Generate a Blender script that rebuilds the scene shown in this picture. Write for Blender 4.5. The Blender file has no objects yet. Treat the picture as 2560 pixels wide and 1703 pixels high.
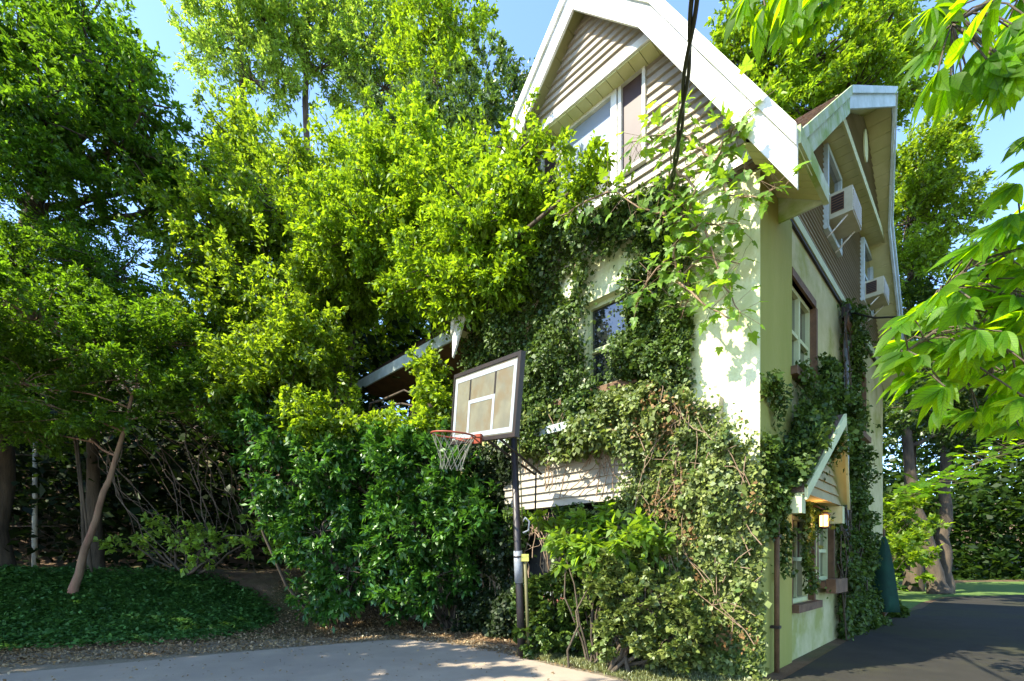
import bpy, bmesh, math, random
import numpy as np
from mathutils import Vector, Matrix
R = random.Random(7); G = np.random.default_rng(7)
S = bpy.context.scene; COL = S.collection
# ------------------------------------------------------------------ camera, light
F = 1193.; HC = 1.25; CXP = 1280.; HYP = 1400.
cam = bpy.data.objects.new('camera', bpy.data.cameras.new('camera')); COL.objects.link(cam)
cam.location = (0, 0, HC); cam.rotation_euler = (math.radians(90), 0, 0)
cam.data.sensor_fit = 'HORIZONTAL'; cam.data.sensor_width = 36
cam.data.lens = 36 * F / 2560; cam.data.shift_y = (HYP - 851.5) / 2560
cam.data.clip_start = .05; cam.data.clip_end = 600
S.camera = cam
SUN = Vector((-.9, -.4, .99)).normalized()
w = bpy.data.worlds.new('World'); S.world = w; w.use_nodes = True
nt = w.node_tree; nt.nodes.clear()
o_ = nt.nodes.new('ShaderNodeOutputWorld'); bg = nt.nodes.new('ShaderNodeBackground'); sky = nt.nodes.new('ShaderNodeTexSky')
sky.sky_type = 'NISHITA'; sky.sun_disc = False; sky.sun_elevation = math.asin(SUN.z)
sky.sun_rotation = math.atan2(SUN.x, SUN.y); sky.air_density = .8; sky.dust_density = .15; sky.ozone_density = 3.5
bg.inputs[1].default_value = .15
nt.links.new(sky.outputs[0], bg.inputs[0]); nt.links.new(bg.outputs[0], o_.inputs[0])
sl = bpy.data.lights.new('sun', 'SUN'); sl.energy = 3.1; sl.angle = math.radians(.5); sl.color = (1, .93, .76)
so = bpy.data.objects.new('sun', sl); COL.objects.link(so); so.rotation_euler = SUN.to_track_quat('Z', 'Y').to_euler()
S.view_settings.view_transform = 'Standard'; S.view_settings.look = 'None'
S.view_settings.exposure = 2.2; S.view_settings.gamma = 1; S.view_settings.use_curve_mapping = False

# ------------------------------------------------------------------ helpers
def W(px, py, Z): return Vector(((px - CXP) / F * Z, Z, HC + (HYP - py) / F * Z))
VD = Vector((1206, 1193, 0)).normalized(); UD = Vector((-VD.y, VD.x, 0)); C0 = Vector((2.595, 5.05, 0))
HM = Matrix(((VD.x, UD.x, 0, C0.x), (VD.y, UD.y, 0, C0.y), (0, 0, 1, 0), (0, 0, 0, 1)))   # house frame: x along side, y along front
def side(px, py, o=0):
    r = (px - CXP) / F; P = C0 - UD * o
    s = (r * P.y - P.x) / (VD.x - r * VD.y); Z = P.y + s * VD.y
    return s, HC + (HYP - py) / F * Z
def front(px, py, o=0):
    r = (px - CXP) / F; P = C0 - VD * o
    s = (r * P.y - P.x) / (UD.x - r * UD.y); Z = P.y + s * UD.y
    return s, HC + (HYP - py) / F * Z
def tag(o, label=None, cat=None, group=None, kind=None):
    if label: o['label'] = label
    if cat: o['category'] = cat
    if group: o['group'] = group
    if kind: o['kind'] = kind
    return o
def link(name, me, m=None, parent=None, kind=None):
    o = bpy.data.objects.new(name, me); COL.objects.link(o)
    if m is not None and me is not None and not me.materials: me.materials.append(m)
    if parent: o.parent = parent
    if kind: o['kind'] = kind
    return o
def empty(name, loc=(0, 0, 0), label=None, cat=None, group=None):
    o = bpy.data.objects.new(name, None); COL.objects.link(o); o.location = loc
    o.empty_display_size = .1
    return tag(o, label, cat, group)
class MB:
    def __init__(s): s.v = []; s.f = []; s.sm = False
    def quad(s, *p):
        n = len(s.v); s.v += [tuple(q) for q in p]; s.f.append(tuple(range(n, n + len(p)))); return s
    def box(s, a, b):
        (x0, y0, z0), (x1, y1, z1) = a, b; n = len(s.v)
        s.v += [(x0,y0,z0),(x1,y0,z0),(x1,y1,z0),(x0,y1,z0),(x0,y0,z1),(x1,y0,z1),(x1,y1,z1),(x0,y1,z1)]
        s.f += [tuple(n + i for i in q) for q in ((0,3,2,1),(4,5,6,7),(0,1,5,4),(1,2,6,5),(2,3,7,6),(3,0,4,7))]; return s
    def prism(s, pts, vec):
        n = len(s.v); k = len(pts); vec = Vector(vec)
        s.v += [tuple(p) for p in pts] + [tuple(Vector(p) + vec) for p in pts]
        s.f += [tuple(range(n + k - 1, n - 1, -1)), tuple(range(n + k, n + 2 * k))]
        s.f += [(n + i, n + (i + 1) % k, n + k + (i + 1) % k, n + k + i) for i in range(k)]; return s
    def tube(s, pts, rad, sides=6, caps=True):
        pts = [Vector(p) for p in pts]; k = len(pts)
        if not hasattr(rad, '__len__'): rad = [rad] * k
        n = len(s.v); ref = None
        for i, p in enumerate(pts):
            d = (pts[min(i + 1, k - 1)] - pts[max(i - 1, 0)])
            if d.length < 1e-9: d = Vector((0, 0, 1))
            d.normalize()
            if ref is None: ref = d.orthogonal().normalized()
            ref = (ref - d * ref.dot(d))
            ref = ref.normalized() if ref.length > 1e-6 else d.orthogonal().normalized()
            b = d.cross(ref)
            for j in range(sides):
                a = 2 * math.pi * j / sides
                s.v.append(tuple(p + (ref * math.cos(a) + b * math.sin(a)) * rad[i]))
        for i in range(k - 1):
            for j in range(sides):
                j2 = (j + 1) % sides
                s.f.append((n + i*sides + j, n + i*sides + j2, n + (i+1)*sides + j2, n + (i+1)*sides + j))
        if caps: s.f += [tuple(n + j for j in range(sides - 1, -1, -1)), tuple(n + (k-1)*sides + j for j in range(sides))]
        s.sm = True; return s
    def mesh(s, name):
        me = bpy.data.meshes.new(name); me.from_pydata(s.v, [], s.f)
        bm = bmesh.new(); bm.from_mesh(me); bmesh.ops.recalc_face_normals(bm, faces=bm.faces); bm.to_mesh(me); bm.free()
        if s.sm: me.shade_smooth()
        me.update(); return me
    def build(s, name, m, parent=None, kind=None): return link(name, s.mesh(name), m, parent, kind)

# ------------------------------------------------------------------ materials
def newmat(name):
    m = bpy.data.materials.new(name); m.use_nodes = True; n = m.node_tree.nodes; n.clear()
    return m, n, m.node_tree.links
def mat(name, c, rough=.7, c2=None, scale=4, bump=0, bscale=None, spec=.3, metal=0, thr=(.35, .65), stretch=(1, 1, 1), c3=None, s3=1):
    m, n, l = newmat(name); out = n.new('ShaderNodeOutputMaterial'); p = n.new('ShaderNodeBsdfPrincipled')
    l.new(p.outputs[0], out.inputs[0]); p.inputs['Roughness'].default_value = rough
    p.inputs['Specular IOR Level'].default_value = spec; p.inputs['Metallic'].default_value = metal
    tc = n.new('ShaderNodeTexCoord'); mp = n.new('ShaderNodeMapping'); mp.inputs['Scale'].default_value = stretch; l.new(tc.outputs['Object'], mp.inputs[0])
    c2 = c2 or tuple(x * .8 for x in c)
    def noise(sc, det=6):
        q = n.new('ShaderNodeTexNoise'); q.inputs['Scale'].default_value = sc; q.inputs['Detail'].default_value = det; q.inputs['Roughness'].default_value = .65
        l.new(mp.outputs[0], q.inputs['Vector']); return q
    q = noise(scale); r = n.new('ShaderNodeValToRGB'); l.new(q.outputs[0], r.inputs[0])
    r.color_ramp.elements[0].position, r.color_ramp.elements[1].position = thr
    r.color_ramp.elements[0].color = (*c2, 1); r.color_ramp.elements[1].color = (*c, 1); col = r.outputs[0]
    if c3:
        q3 = noise(s3, 4); r3 = n.new('ShaderNodeValToRGB'); l.new(q3.outputs[0], r3.inputs[0])
        r3.color_ramp.elements[0].position, r3.color_ramp.elements[1].position = .48, .64
        mx = n.new('ShaderNodeMix'); mx.data_type = 'RGBA'; l.new(r3.outputs[0], mx.inputs[0]); l.new(col, mx.inputs[6]); mx.inputs[7].default_value = (*c3, 1); col = mx.outputs[2]
    l.new(col, p.inputs['Base Color'])
    if bump:
        qb = noise(bscale or scale * 6, 5); b = n.new('ShaderNodeBump'); b.inputs['Strength'].default_value = bump; b.inputs['Distance'].default_value = .02
        l.new(qb.outputs[0], b.inputs['Height']); l.new(b.outputs[0], p.inputs['Normal'])
    return m
def leafmat(name, c1, c2, tr, trw=.45, rough=.45, gl=.06, nscale=1.2, veins=False, objr=False):
    m, n, l = newmat(name); out = n.new('ShaderNodeOutputMaterial')
    g = n.new('ShaderNodeObjectInfo' if objr else 'ShaderNodeNewGeometry'); RN = 'Random' if objr else 'Random Per Island'; tc = n.new('ShaderNodeTexCoord'); q = n.new('ShaderNodeTexNoise'); q.inputs['Scale'].default_value = nscale
    l.new(tc.outputs['Object'], q.inputs['Vector'])
    a = n.new('ShaderNodeMath'); a.operation = 'MULTIPLY_ADD'; a.inputs[1].default_value = .65; l.new(g.outputs[RN], a.inputs[0])
    b = n.new('ShaderNodeMath'); b.operation = 'MULTIPLY_ADD'; b.inputs[1].default_value = 1.6; b.inputs[2].default_value = -.6; l.new(q.outputs[0], b.inputs[0]); l.new(b.outputs[0], a.inputs[2])
    mx = n.new('ShaderNodeMix'); mx.data_type = 'RGBA'; l.new(a.outputs[0], mx.inputs[0]); mx.inputs[6].default_value = (*c1, 1); mx.inputs[7].default_value = (*c2, 1)
    mt = n.new('ShaderNodeMix'); mt.data_type = 'RGBA'; l.new(a.outputs[0], mt.inputs[0]); mt.inputs[6].default_value = (*[x * .6 for x in tr], 1); mt.inputs[7].default_value = (*tr, 1)
    fr = n.new('ShaderNodeMath'); fr.operation = 'MULTIPLY'; fr.inputs[1].default_value = 17.31; l.new(g.outputs[RN], fr.inputs[0])
    f2 = n.new('ShaderNodeMath'); f2.operation = 'FRACT'; l.new(fr.outputs[0], f2.inputs[0]); f3 = n.new('ShaderNodeMath'); f3.operation = 'MULTIPLY_ADD'; f3.inputs[1].default_value = .7 if objr else 1.0; f3.inputs[2].default_value = .85 if objr else .6; l.new(f2.outputs[0], f3.inputs[0])
    hv = n.new('ShaderNodeHueSaturation'); l.new(mx.outputs[2], hv.inputs['Color']); l.new(f3.outputs[0], hv.inputs['Value'])
    ht = n.new('ShaderNodeHueSaturation'); l.new(mt.outputs[2], ht.inputs['Color']); l.new(f3.outputs[0], ht.inputs['Value'])
    cd, ct = hv.outputs[0], ht.outputs[0]
    if veins:
        sx = n.new('ShaderNodeSeparateXYZ'); l.new(tc.outputs['Object'], sx.inputs[0])
        ax = n.new('ShaderNodeMath'); ax.operation = 'ABSOLUTE'; l.new(sx.outputs[0], ax.inputs[0])
        c_ = n.new('ShaderNodeMath'); c_.operation = 'MULTIPLY_ADD'; c_.inputs[1].default_value = -1.1; l.new(ax.outputs[0], c_.inputs[0]); l.new(sx.outputs[1], c_.inputs[2])
        si = n.new('ShaderNodeMath'); si.operation = 'MULTIPLY'; si.inputs[1].default_value = 62; l.new(c_.outputs[0], si.inputs[0])
        sn = n.new('ShaderNodeMath'); sn.operation = 'SINE'; l.new(si.outputs[0], sn.inputs[0])
        g1 = n.new('ShaderNodeMath'); g1.operation = 'GREATER_THAN'; g1.inputs[1].default_value = .86; l.new(sn.outputs[0], g1.inputs[0])
        g2 = n.new('ShaderNodeMath'); g2.operation = 'LESS_THAN'; g2.inputs[1].default_value = .011; l.new(ax.outputs[0], g2.inputs[0])
        ad = n.new('ShaderNodeMath'); ad.operation = 'MAXIMUM'; l.new(g1.outputs[0], ad.inputs[0]); l.new(g2.outputs[0], ad.inputs[1])
        m5 = n.new('ShaderNodeMath'); m5.operation = 'MULTIPLY'; m5.inputs[1].default_value = .45; l.new(ad.outputs[0], m5.inputs[0])
        for k_, nm in ((0, 'd'), (1, 't')):
            q_ = n.new('ShaderNodeMix'); q_.data_type = 'RGBA'; l.new(m5.outputs[0], q_.inputs[0]); l.new((cd, ct)[k_], q_.inputs[6]); q_.inputs[7].default_value = (.07, .16, .01, 1)
            if k_ == 0: cd_ = q_.outputs[2]
            else: ct_ = q_.outputs[2]
        cd, ct = cd_, ct_
    d = n.new('ShaderNodeBsdfDiffuse'); l.new(cd, d.inputs[0])
    t = n.new('ShaderNodeBsdfTranslucent'); l.new(ct, t.inputs[0])
    s1 = n.new('ShaderNodeMixShader'); s1.inputs[0].default_value = trw; l.new(d.outputs[0], s1.inputs[1]); l.new(t.outputs[0], s1.inputs[2])
    gg = n.new('ShaderNodeBsdfGlossy'); gg.inputs['Roughness'].default_value = rough; gg.inputs[0].default_value = (.9, 1, .85, 1)
    s2 = n.new('ShaderNodeMixShader'); s2.inputs[0].default_value = gl; l.new(s1.outputs[0], s2.inputs[1]); l.new(gg.outputs[0], s2.inputs[2])
    l.new(s2.outputs[0], out.inputs[0]); return m
M = dict(
 stucco=mat('cream_stucco', (.74, .74, .50), .85, (.62, .64, .36), 1.5, .5, 30, c3=(.50, .56, .26), s3=.9),
 stuccos=mat('mossy_shaded_stucco', (.52, .49, .27), .85, (.40, .38, .18), 2.2, .5, 35, c3=(.30, .31, .09), s3=1.3),  # moss tint, with side-wall shade and green bounce mixed into the colour
 algae_bounce=mat('stain_bounce_plaster', (.30, .29, .075), .85, (.24, .25, .05), 1.2, .3, 25, stretch=(1, 1, .35)),  # green stain plus green bounce light put into the colour
 siding=mat('cream_siding', (.40, .355, .28), .6, (.33, .29, .22), 3, .15, 40, stretch=(.3, .3, 2)),
 sidingb=mat('taupe_siding', (.33, .29, .19), .65, (.25, .22, .13), 2, .15, 40, stretch=(.3, .3, 2)),
 white=mat('white_trim', (.76, .75, .70), .55, (.62, .61, .54), 2.5, .15, 40, c3=(.52, .52, .42), s3=1.8),
 moss=mat('mossy_trim', (.50, .56, .42), .7, (.30, .38, .12), 2.2, .2, 20, c3=(.22, .32, .05), s3=2.5),
 bluetrim=mat('weathered_trim', (.55, .62, .60), .6, (.38, .45, .40), 5, .1),
 soffit=mat('bounce_tint_soffit', (.58, .56, .28), .7, (.48, .48, .20), 2),  # olive tint puts green bounce light into the cream
 brown=mat('brown_wood', (.16, .09, .045), .7, (.09, .05, .025), 6, .3, 30),
 dark=mat('shade_black', (.02, .02, .018), .9),  # near-black colour stands in for shade in the recess and rooms
 shutter=mat('mauve_shutter', (.07, .044, .040), .5, (.055, .033, .03), 3),
 shingle=mat('brown_shingle', (.26, .18, .12), .9, (.15, .10, .07), 9, .6, 60),
 shingle2=mat('dark_shingle', (.13, .09, .065), .9, (.07, .05, .035), 9, .6, 60),
 concrete=mat('pale_concrete', (.37, .30, .225), .85, (.31, .25, .19), 1.6, .5, 90, c3=(.28, .23, .18), s3=.45),
 asphalt=mat('shade_dark_asphalt', (.034, .030, .022), .9, (.022, .020, .014), 2, .7, 120, c3=(.034, .034, .012), s3=.5),  # asphalt colour darkened to hold the lane's deep shade
 earth=mat('leafy_earth', (.16, .10, .055), .95, (.09, .055, .03), 3, .8, 40, c3=(.06, .075, .02), s3=.35),
 gravel=mat('beige_gravel', (.30, .25, .17), .95, (.18, .14, .09), 30, .9, 120),
 bark=mat('grey_bark', (.12, .09, .06), .95, (.05, .04, .028), 6, .8, 30, stretch=(1, 1, .25)),
 barkr=mat('tan_bark', (.26, .17, .10), .9, (.15, .09, .055), 5, .6, 30, stretch=(1, 1, .25), c3=(.28, .12, .08), s3=1.5),
 twig=mat('dry_twig', (.15, .115, .08), .9, (.07, .05, .035), 4),
 vine=mat('vine_stem', (.30, .21, .14), .9, (.18, .12, .07), 4),
 post=mat('pale_post', (.62, .60, .50), .8, (.42, .40, .32), 4, .3, 20, stretch=(1, 1, .3)),
 black=mat('black_metal', (.012, .011, .012), .45, (.03, .02, .018), 5, spec=.5),
 grey=mat('galvanised_sleeve', (.23, .25, .27), .5, (.15, .16, .17), 6, spec=.5),
 red=mat('red_rim_paint', (.30, .06, .03), .5, (.18, .05, .03), 8),
 net=mat('old_net_cord', (.26, .26, .20), .9, (.18, .18, .14), 9),
 cable=mat('black_cable', (.012, .012, .010), .5, (.03, .03, .02), 20),
 ac=mat('beige_metal', (.52, .50, .34), .5, (.42, .40, .26), 4),
 brick=mat('red_brick', (.36, .16, .12), .9, (.26, .10, .08), 12, .4, 40),
 green=mat('dark_green_canvas', (.006, .045, .025), .8, (.004, .025, .015), 4),
 iron=mat('dark_iron', (.03, .022, .018), .5),
 bline=mat('pale_blue_paint', (.34, .38, .42), .5, (.28, .31, .33), 5),
 olive=mat('olive_rod_paint', (.13, .12, .05), .6), hsid=mat('hood_siding', (.36, .31, .17), .65, (.28, .25, .12), 3, .1),
 yellow=mat('yellow_tag', (.55, .52, .12), .6),
 pine=mat('pale_frame_paint', (.50, .54, .30), .6, (.42, .46, .24), 4),
)
def glassmat(name, c, rough=.06):
    m, n, l = newmat(name); out = n.new('ShaderNodeOutputMaterial'); p = n.new('ShaderNodeBsdfPrincipled')
    p.inputs['Base Color'].default_value = (*c, 1); p.inputs['Roughness'].default_value = rough; p.inputs['Specular IOR Level'].default_value = 1.0
    p.inputs['Coat Weight'].default_value = .6; p.inputs['Coat Roughness'].default_value = .02
    l.new(p.outputs[0], out.inputs[0]); return m
M['glass'] = glassmat('window_glass', (.015, .018, .018)); M['glasst'] = glassmat('curtained_glass', (.22, .26, .32), .15)
M['screen'] = mat('insect_screen', (.085, .095, .09), .6, (.06, .07, .065), 30)
# smoked backboard acrylic with stains
M['acrylic'] = mat('stained_acrylic', (.20, .19, .135), .25, (.14, .135, .105), 2.5, c3=(.16, .13, .085), s3=3.5, spec=.5)
m, n, l = newmat('lamp_glow'); out = n.new('ShaderNodeOutputMaterial'); e = n.new('ShaderNodeEmission'); e.inputs[0].default_value = (1, .50, .18, 1); e.inputs[1].default_value = 1.3; l.new(e.outputs[0], out.inputs[0]); M['glow'] = m
L = dict(
 bright=leafmat('sunny_leaves', (.075, .16, .008), (.19, .30, .014), (.38, .56, .012), .5, .5, .025),
 mid=leafmat('green_leaves', (.060, .125, .008), (.19, .28, .018), (.38, .54, .014), .54, .5, .035),
 airy=leafmat('airy_leaves', (.10, .17, .025), (.24, .36, .05), (.46, .66, .05), .5, .5, .025),
 dark=leafmat('dark_leaves', (.030, .080, .006), (.10, .195, .012), (.20, .38, .01), .5, .5, .03),
 shrub=leafmat('shrub_leaves', (.016, .065, .010), (.055, .15, .014), (.12, .30, .02), .32, .4, .045),
 deep=leafmat('deep_shade_leaves', (.005, .012, .003), (.018, .032, .006), (.03, .06, .006), .3, .5, .02),  # leaf colour lowered to near-black to stand for deep shade
 forest=leafmat('forest_leaves', (.015, .040, .008), (.05, .095, .012), (.14, .24, .02), .4),
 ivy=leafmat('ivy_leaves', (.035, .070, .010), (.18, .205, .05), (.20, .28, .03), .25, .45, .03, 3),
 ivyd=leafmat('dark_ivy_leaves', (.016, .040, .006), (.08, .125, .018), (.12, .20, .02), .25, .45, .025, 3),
 vine=leafmat('vine_leaves', (.06, .12, .015), (.15, .25, .02), (.38, .58, .02), .45, .5, .03),
 near=leafmat('near_leaves', (.035, .10, .012), (.09, .20, .004), (.42, .68, .002), .72, .5, .010, veins=True, objr=True),
 vinel=leafmat('broad_vine_leaves', (.06, .13, .012), (.15, .26, .02), (.40, .62, .02), .5, .5, .03, veins=True, objr=True),
 shade=leafmat('shaded_forest_leaves', (.008, .022, .003), (.028, .06, .007), (.08, .15, .01), .4, .5, .02),  # forest leaf colour darkened to carry the shade of the right-hand woods
 cover=leafmat('ground_cover_leaves', (.022, .075, .015), (.075, .17, .035), (.11, .25, .03), .3, .5, .02, 2),
 litter=leafmat('fallen_leaves', (.16, .09, .04), (.32, .22, .11), (.2, .12, .05), .1),
 dead=leafmat('dead_ivy_leaves', (.10, .055, .02), (.20, .12, .05), (.15, .08, .03), .15, .5, .01),
 grass=leafmat('dry_grass', (.10, .12, .03), (.24, .24, .09), (.25, .28, .06), .3),
)

# ------------------------------------------------------------------ foliage tools
def unit(a): return a / np.maximum(np.linalg.norm(a, axis=1, keepdims=True), 1e-9)
def leaves(name, P, D, N, Ln, Wd, m, parent=None, kind=None, jit=.5):
    n = len(P)
    if n == 0: return None
    D = unit(D); Sd = unit(np.cross(D, N)); N2 = np.cross(Sd, D)
    k = (1 + jit * (G.random(n) * 2 - 1))[:, None]; Lk = Ln * k; Wk = Wd * k
    v = np.empty((n, 4, 3), np.float32)
    v[:, 0] = P; v[:, 2] = P + D * Lk - N2 * Lk * .10
    mid = P + D * Lk * .48 + N2 * Wk * .12
    v[:, 1] = mid + Sd * Wk * .5; v[:, 3] = mid - Sd * Wk * .5
    me = bpy.data.meshes.new(name); me.vertices.add(n * 4); me.vertices.foreach_set('co', v.reshape(-1))
    me.loops.add(n * 4); me.loops.foreach_set('vertex_index', np.arange(n * 4, dtype=np.int32))
    me.polygons.add(n); me.polygons.foreach_set('loop_start', np.arange(0, n * 4, 4, dtype=np.int32))
    me.update(calc_edges=True)
    return link(name, me, m, parent, kind)
def ell(px, py, Z, rx, ry, rd=None):
    c = W(px, py, Z); return (np.array(c), np.array((rx / F * Z, rd or rx / F * Z, ry / F * Z)))
def boughs(ells, nb, Lb, up=.15, inner=.45):
    B = []; vol = np.array([e[1].prod() ** .67 for e in ells]); cnt = np.maximum(2, (nb * vol / vol.sum()).astype(int))
    for (c, r), k in zip(ells, cnt):
        d = unit(G.normal(size=(k, 3))); u = inner + (1 - inner) * G.random(k)[:, None] ** .6
        p = c + d * r * u; dr = unit(d + np.array((0, 0, up)) + G.normal(size=(k, 3)) * .35)
        B.append(np.concatenate([p, dr, c[None].repeat(k, 0)], 1))
    return np.concatenate(B)
def spray(B, n, Lb, flat=.5, tw=16, droop=0.):
    k = len(B); nt_ = k * tw; bi = np.repeat(np.arange(k), tw)
    d = B[bi, 3:6]; u = G.random(nt_)[:, None]
    sc = (.6 + .8 * G.random(k))[bi][:, None] * Lb
    st = B[bi, :3] + d * (u - .5) * sc
    td = G.normal(size=(nt_, 3)); td[:, 2] *= flat; td = unit(unit(td) * .9 + d * .6 + np.array((0, 0, -droop)))
    tl = sc * .42 * (1.15 - u) * (.5 + G.random(nt_)[:, None])
    li = G.integers(0, nt_, n); q = G.random(n)[:, None]
    P = st[li] + td[li] * tl[li] * q + np.array((0, 0, -droop)) * q * q * tl[li]; P = P + G.normal(size=(n, 3)) * Lb * .03
    D = unit(td[li] + G.normal(size=(n, 3)) * .55 + np.array((0, 0, -droop * .8)))
    N = unit(np.array((0, 0, 1.)) + G.normal(size=(n, 3)) * .55)
    return P, D, N
def limb(mb, a, b, r0, r1, k=6, wob=.06, sides=6, bow=.1):
    a = Vector(a); b = Vector(b); Ld = (b - a).length; off = Vector((R.uniform(-1, 1), R.uniform(-1, 1), R.uniform(-.2, 1))) * Ld * bow
    pts = []
    for i in range(k + 1):
        t = i / k; p = a.lerp(b, t) + off * math.sin(math.pi * t)
        if 0 < i < k: p += Vector((R.gauss(0, 1), R.gauss(0, 1), R.gauss(0, 1))) * Ld * wob * .35
        pts.append(p)
    mb.tube(pts, [r0 + (r1 - r0) * i / k for i in range(k + 1)], sides, caps=False); return pts
def tree(name, label, cat, trunk, rad, ells, nb, n, Lb, lf, m, bark, flat=.5, droop=0., group=None, tw=16, limbs=True, brn=.5, up=.15, inner=.45):
    """trunk: list of points; crown: ellipsoids filled with leafy boughs"""
    root = empty(name, trunk[0], label, cat, group); inv = Vector(trunk[0])
    tr = MB(); T = [Vector(p) for p in trunk]; k = len(T)
    fine = []; 
    for i in range(k - 1):
        for j in range(4): fine.append(T[i].lerp(T[i + 1], j / 4) + Vector((R.gauss(0, 1), R.gauss(0, 1), 0)) * rad * .15)
    fine.append(T[-1]); q = len(fine)
    rr = [rad * (1 + .5 * math.exp(-i * 1.2)) * (1 - .65 * i / q) for i in range(q)]
    tr.tube([p - inv for p in fine], rr, 10, caps=False); tr.build('trunk', bark, root)
    br = MB(); B = boughs(ells, nb, Lb, up, inner)
    if limbs:
        for c, r in ells:
            c = Vector(c); f = [(p - c).length + (0 if p.z < c.z else 2) for p in fine[q // 3:]]; i = f.index(min(f)) + q // 3
            limb(br, fine[i] - inv, c - inv, rr[i] * .6, rad * .16, bow=.12)
    for b in B:
        if R.random() < brn: limb(br, Vector(b[6:9]) - inv, Vector(b[:3]) + Vector(b[3:6]) * Lb * .4 - inv, rad * .13, .004, 4, .08, 4)
    if br.v: br.build('branches', bark, root)
    P, D, N = spray(B, n, Lb, flat, tw, droop); P = P - np.array(inv)
    leaves('crown', P, D, N, lf[0], lf[1], m, root, 'stuff')
    return root

# ------------------------------------------------------------------ ground
def ss(a, b, x): t = np.clip((x - a) / (b - a), 0, 1); return t * t * (3 - 2 * t)
def hgt(X, Y):
    X = np.asarray(X, float); Y = np.asarray(Y, float)
    d = (X + 8) * -.447 + (Y - 6.9) * .894
    h = 1.0 * ss(-.1, 2.9, d) * ss(-1.4, -4.6, X + np.clip(Y - 9, 0, 4) * .35) + .03 * np.sin(X * 2.1 + Y) * ss(0, 2, d)
    return h + 7 * ss(13.5, 27, Y) * ss(3, -5, X) + 6 * ss(-15, -25, X) * ss(3, 9, Y) + 9 * ss(38, 62, Y) * ss(0, 8, X)
def march(px, py):
    px = np.atleast_1d(np.asarray(px, float)); py = np.atleast_1d(np.asarray(py, float)); Z = np.full(px.shape, 3.); done = np.zeros(px.shape, bool)
    for i in range(900):
        X = (px - CXP) / F * Z; z = HC + (HYP - py) / F * Z; hit = z <= hgt(X, Z); done |= hit; Z = np.where(done, Z, Z + .03)
        if done.all(): break
    X = (px - CXP) / F * Z; return np.stack([X, Z, hgt(X, Z)], 1)
def gp(px, py): return Vector(march(px, py)[0])
def grid_axis(a, b, fine0, fine1, fs, cs):
    v = list(np.arange(fine0, fine1, fs)); x = fine0; s = fs
    while x > a: s = min(s * 1.3, cs); x -= s; v.append(x)
    x = v[int((fine1 - fine0) / fs) - 1]; s = fs
    while x < b: s = min(s * 1.3, cs); x += s; v.append(x)
    return np.array(sorted(set(v)))
gx = grid_axis(-400, 400, -12, 8, .25, 40); gy = grid_axis(-400, 400, 2, 20, .25, 40)
XX, YY = np.meshgrid(gx, gy); ZZ = hgt(XX, YY); nx, ny = len(gx), len(gy)
me = bpy.data.meshes.new('ground'); V = np.stack([XX, YY, ZZ], -1).reshape(-1, 3)
me.from_pydata(V.tolist(), [], [(j*nx+i, j*nx+i+1, (j+1)*nx+i+1, (j+1)*nx+i) for j in range(ny-1) for i in range(nx-1)]); me.shade_smooth()
link('ground', me, M['earth'], kind='structure')
def sheet(name, pts, z, m):
    b = bmesh.new(); f = b.faces.new([b.verts.new((x, y, z)) for x, y in pts]); b.normal_update()
    if f.normal.z < 0: f.normal_flip()
    me = bpy.data.meshes.new(name); b.to_mesh(me); b.free(); return link(name, me, m, kind='structure')
edge = [(-7.2, 4.55), (-5.55, 5.18), (-3.66, 6.43), (-2.6, 7.05), (-1.86, 7.38), (-1.45, 7.40), (-1.0, 7.12), (-.28, 6.54), (.05, 6.12), (.5, 5.6), (.95, 5.14), (1.31, 4.59), (1.9, 4.0), (2.6, 3.7)]
sheet('pavement', edge + [(3.6, -8), (-16, -8), (-16, 1.2)], .010, M['concrete'])
sheet('gravel_verge', [(-9.5, 3.9), (-7.2, 4.55), (-5.55, 5.18), (-3.66, 6.43), (-2.6, 7.05), (-1.86, 7.38), (-1.0, 7.12), (-.28, 6.54), (.05, 6.12), (.95, 5.14), (1.31, 4.59), (1.9, 4.0), (2.6, 3.7), (2.9, 4.6), (1.6, 5.4), (.7, 6.3), (-.4, 7.3), (-1.4, 8.0), (-2.5, 7.8), (-4.3, 7.35), (-6.0, 6.5), (-9, 5.4)], .005, M['gravel'])
rd = [(2.6, 3.7), (2.76, 4.9), (5.6, 7.78), (8.68, 10.85), (10.5, 12.2), (12.1, 13.8), (14.6, 16.0), (20, 17.4), (42, 20)]
sheet('driveway', rd + [(52, 16), (24, 11), (15, 7), (9, 3), (7, -8), (3.6, -8)], .012, M['asphalt'])
sheet('lawn', [(8.5, 10.9), (10.3, 12.3), (11.9, 13.9), (14.5, 16.1), (20, 17.5), (42, 20.1), (54, 20), (54, 36.5), (14, 36.5), (9.5, 17), (9.0, 12.5)], .006, mat('mown_grass', (.12, .20, .04), .95, (.07, .12, .02), 8, .8, 80))
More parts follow.
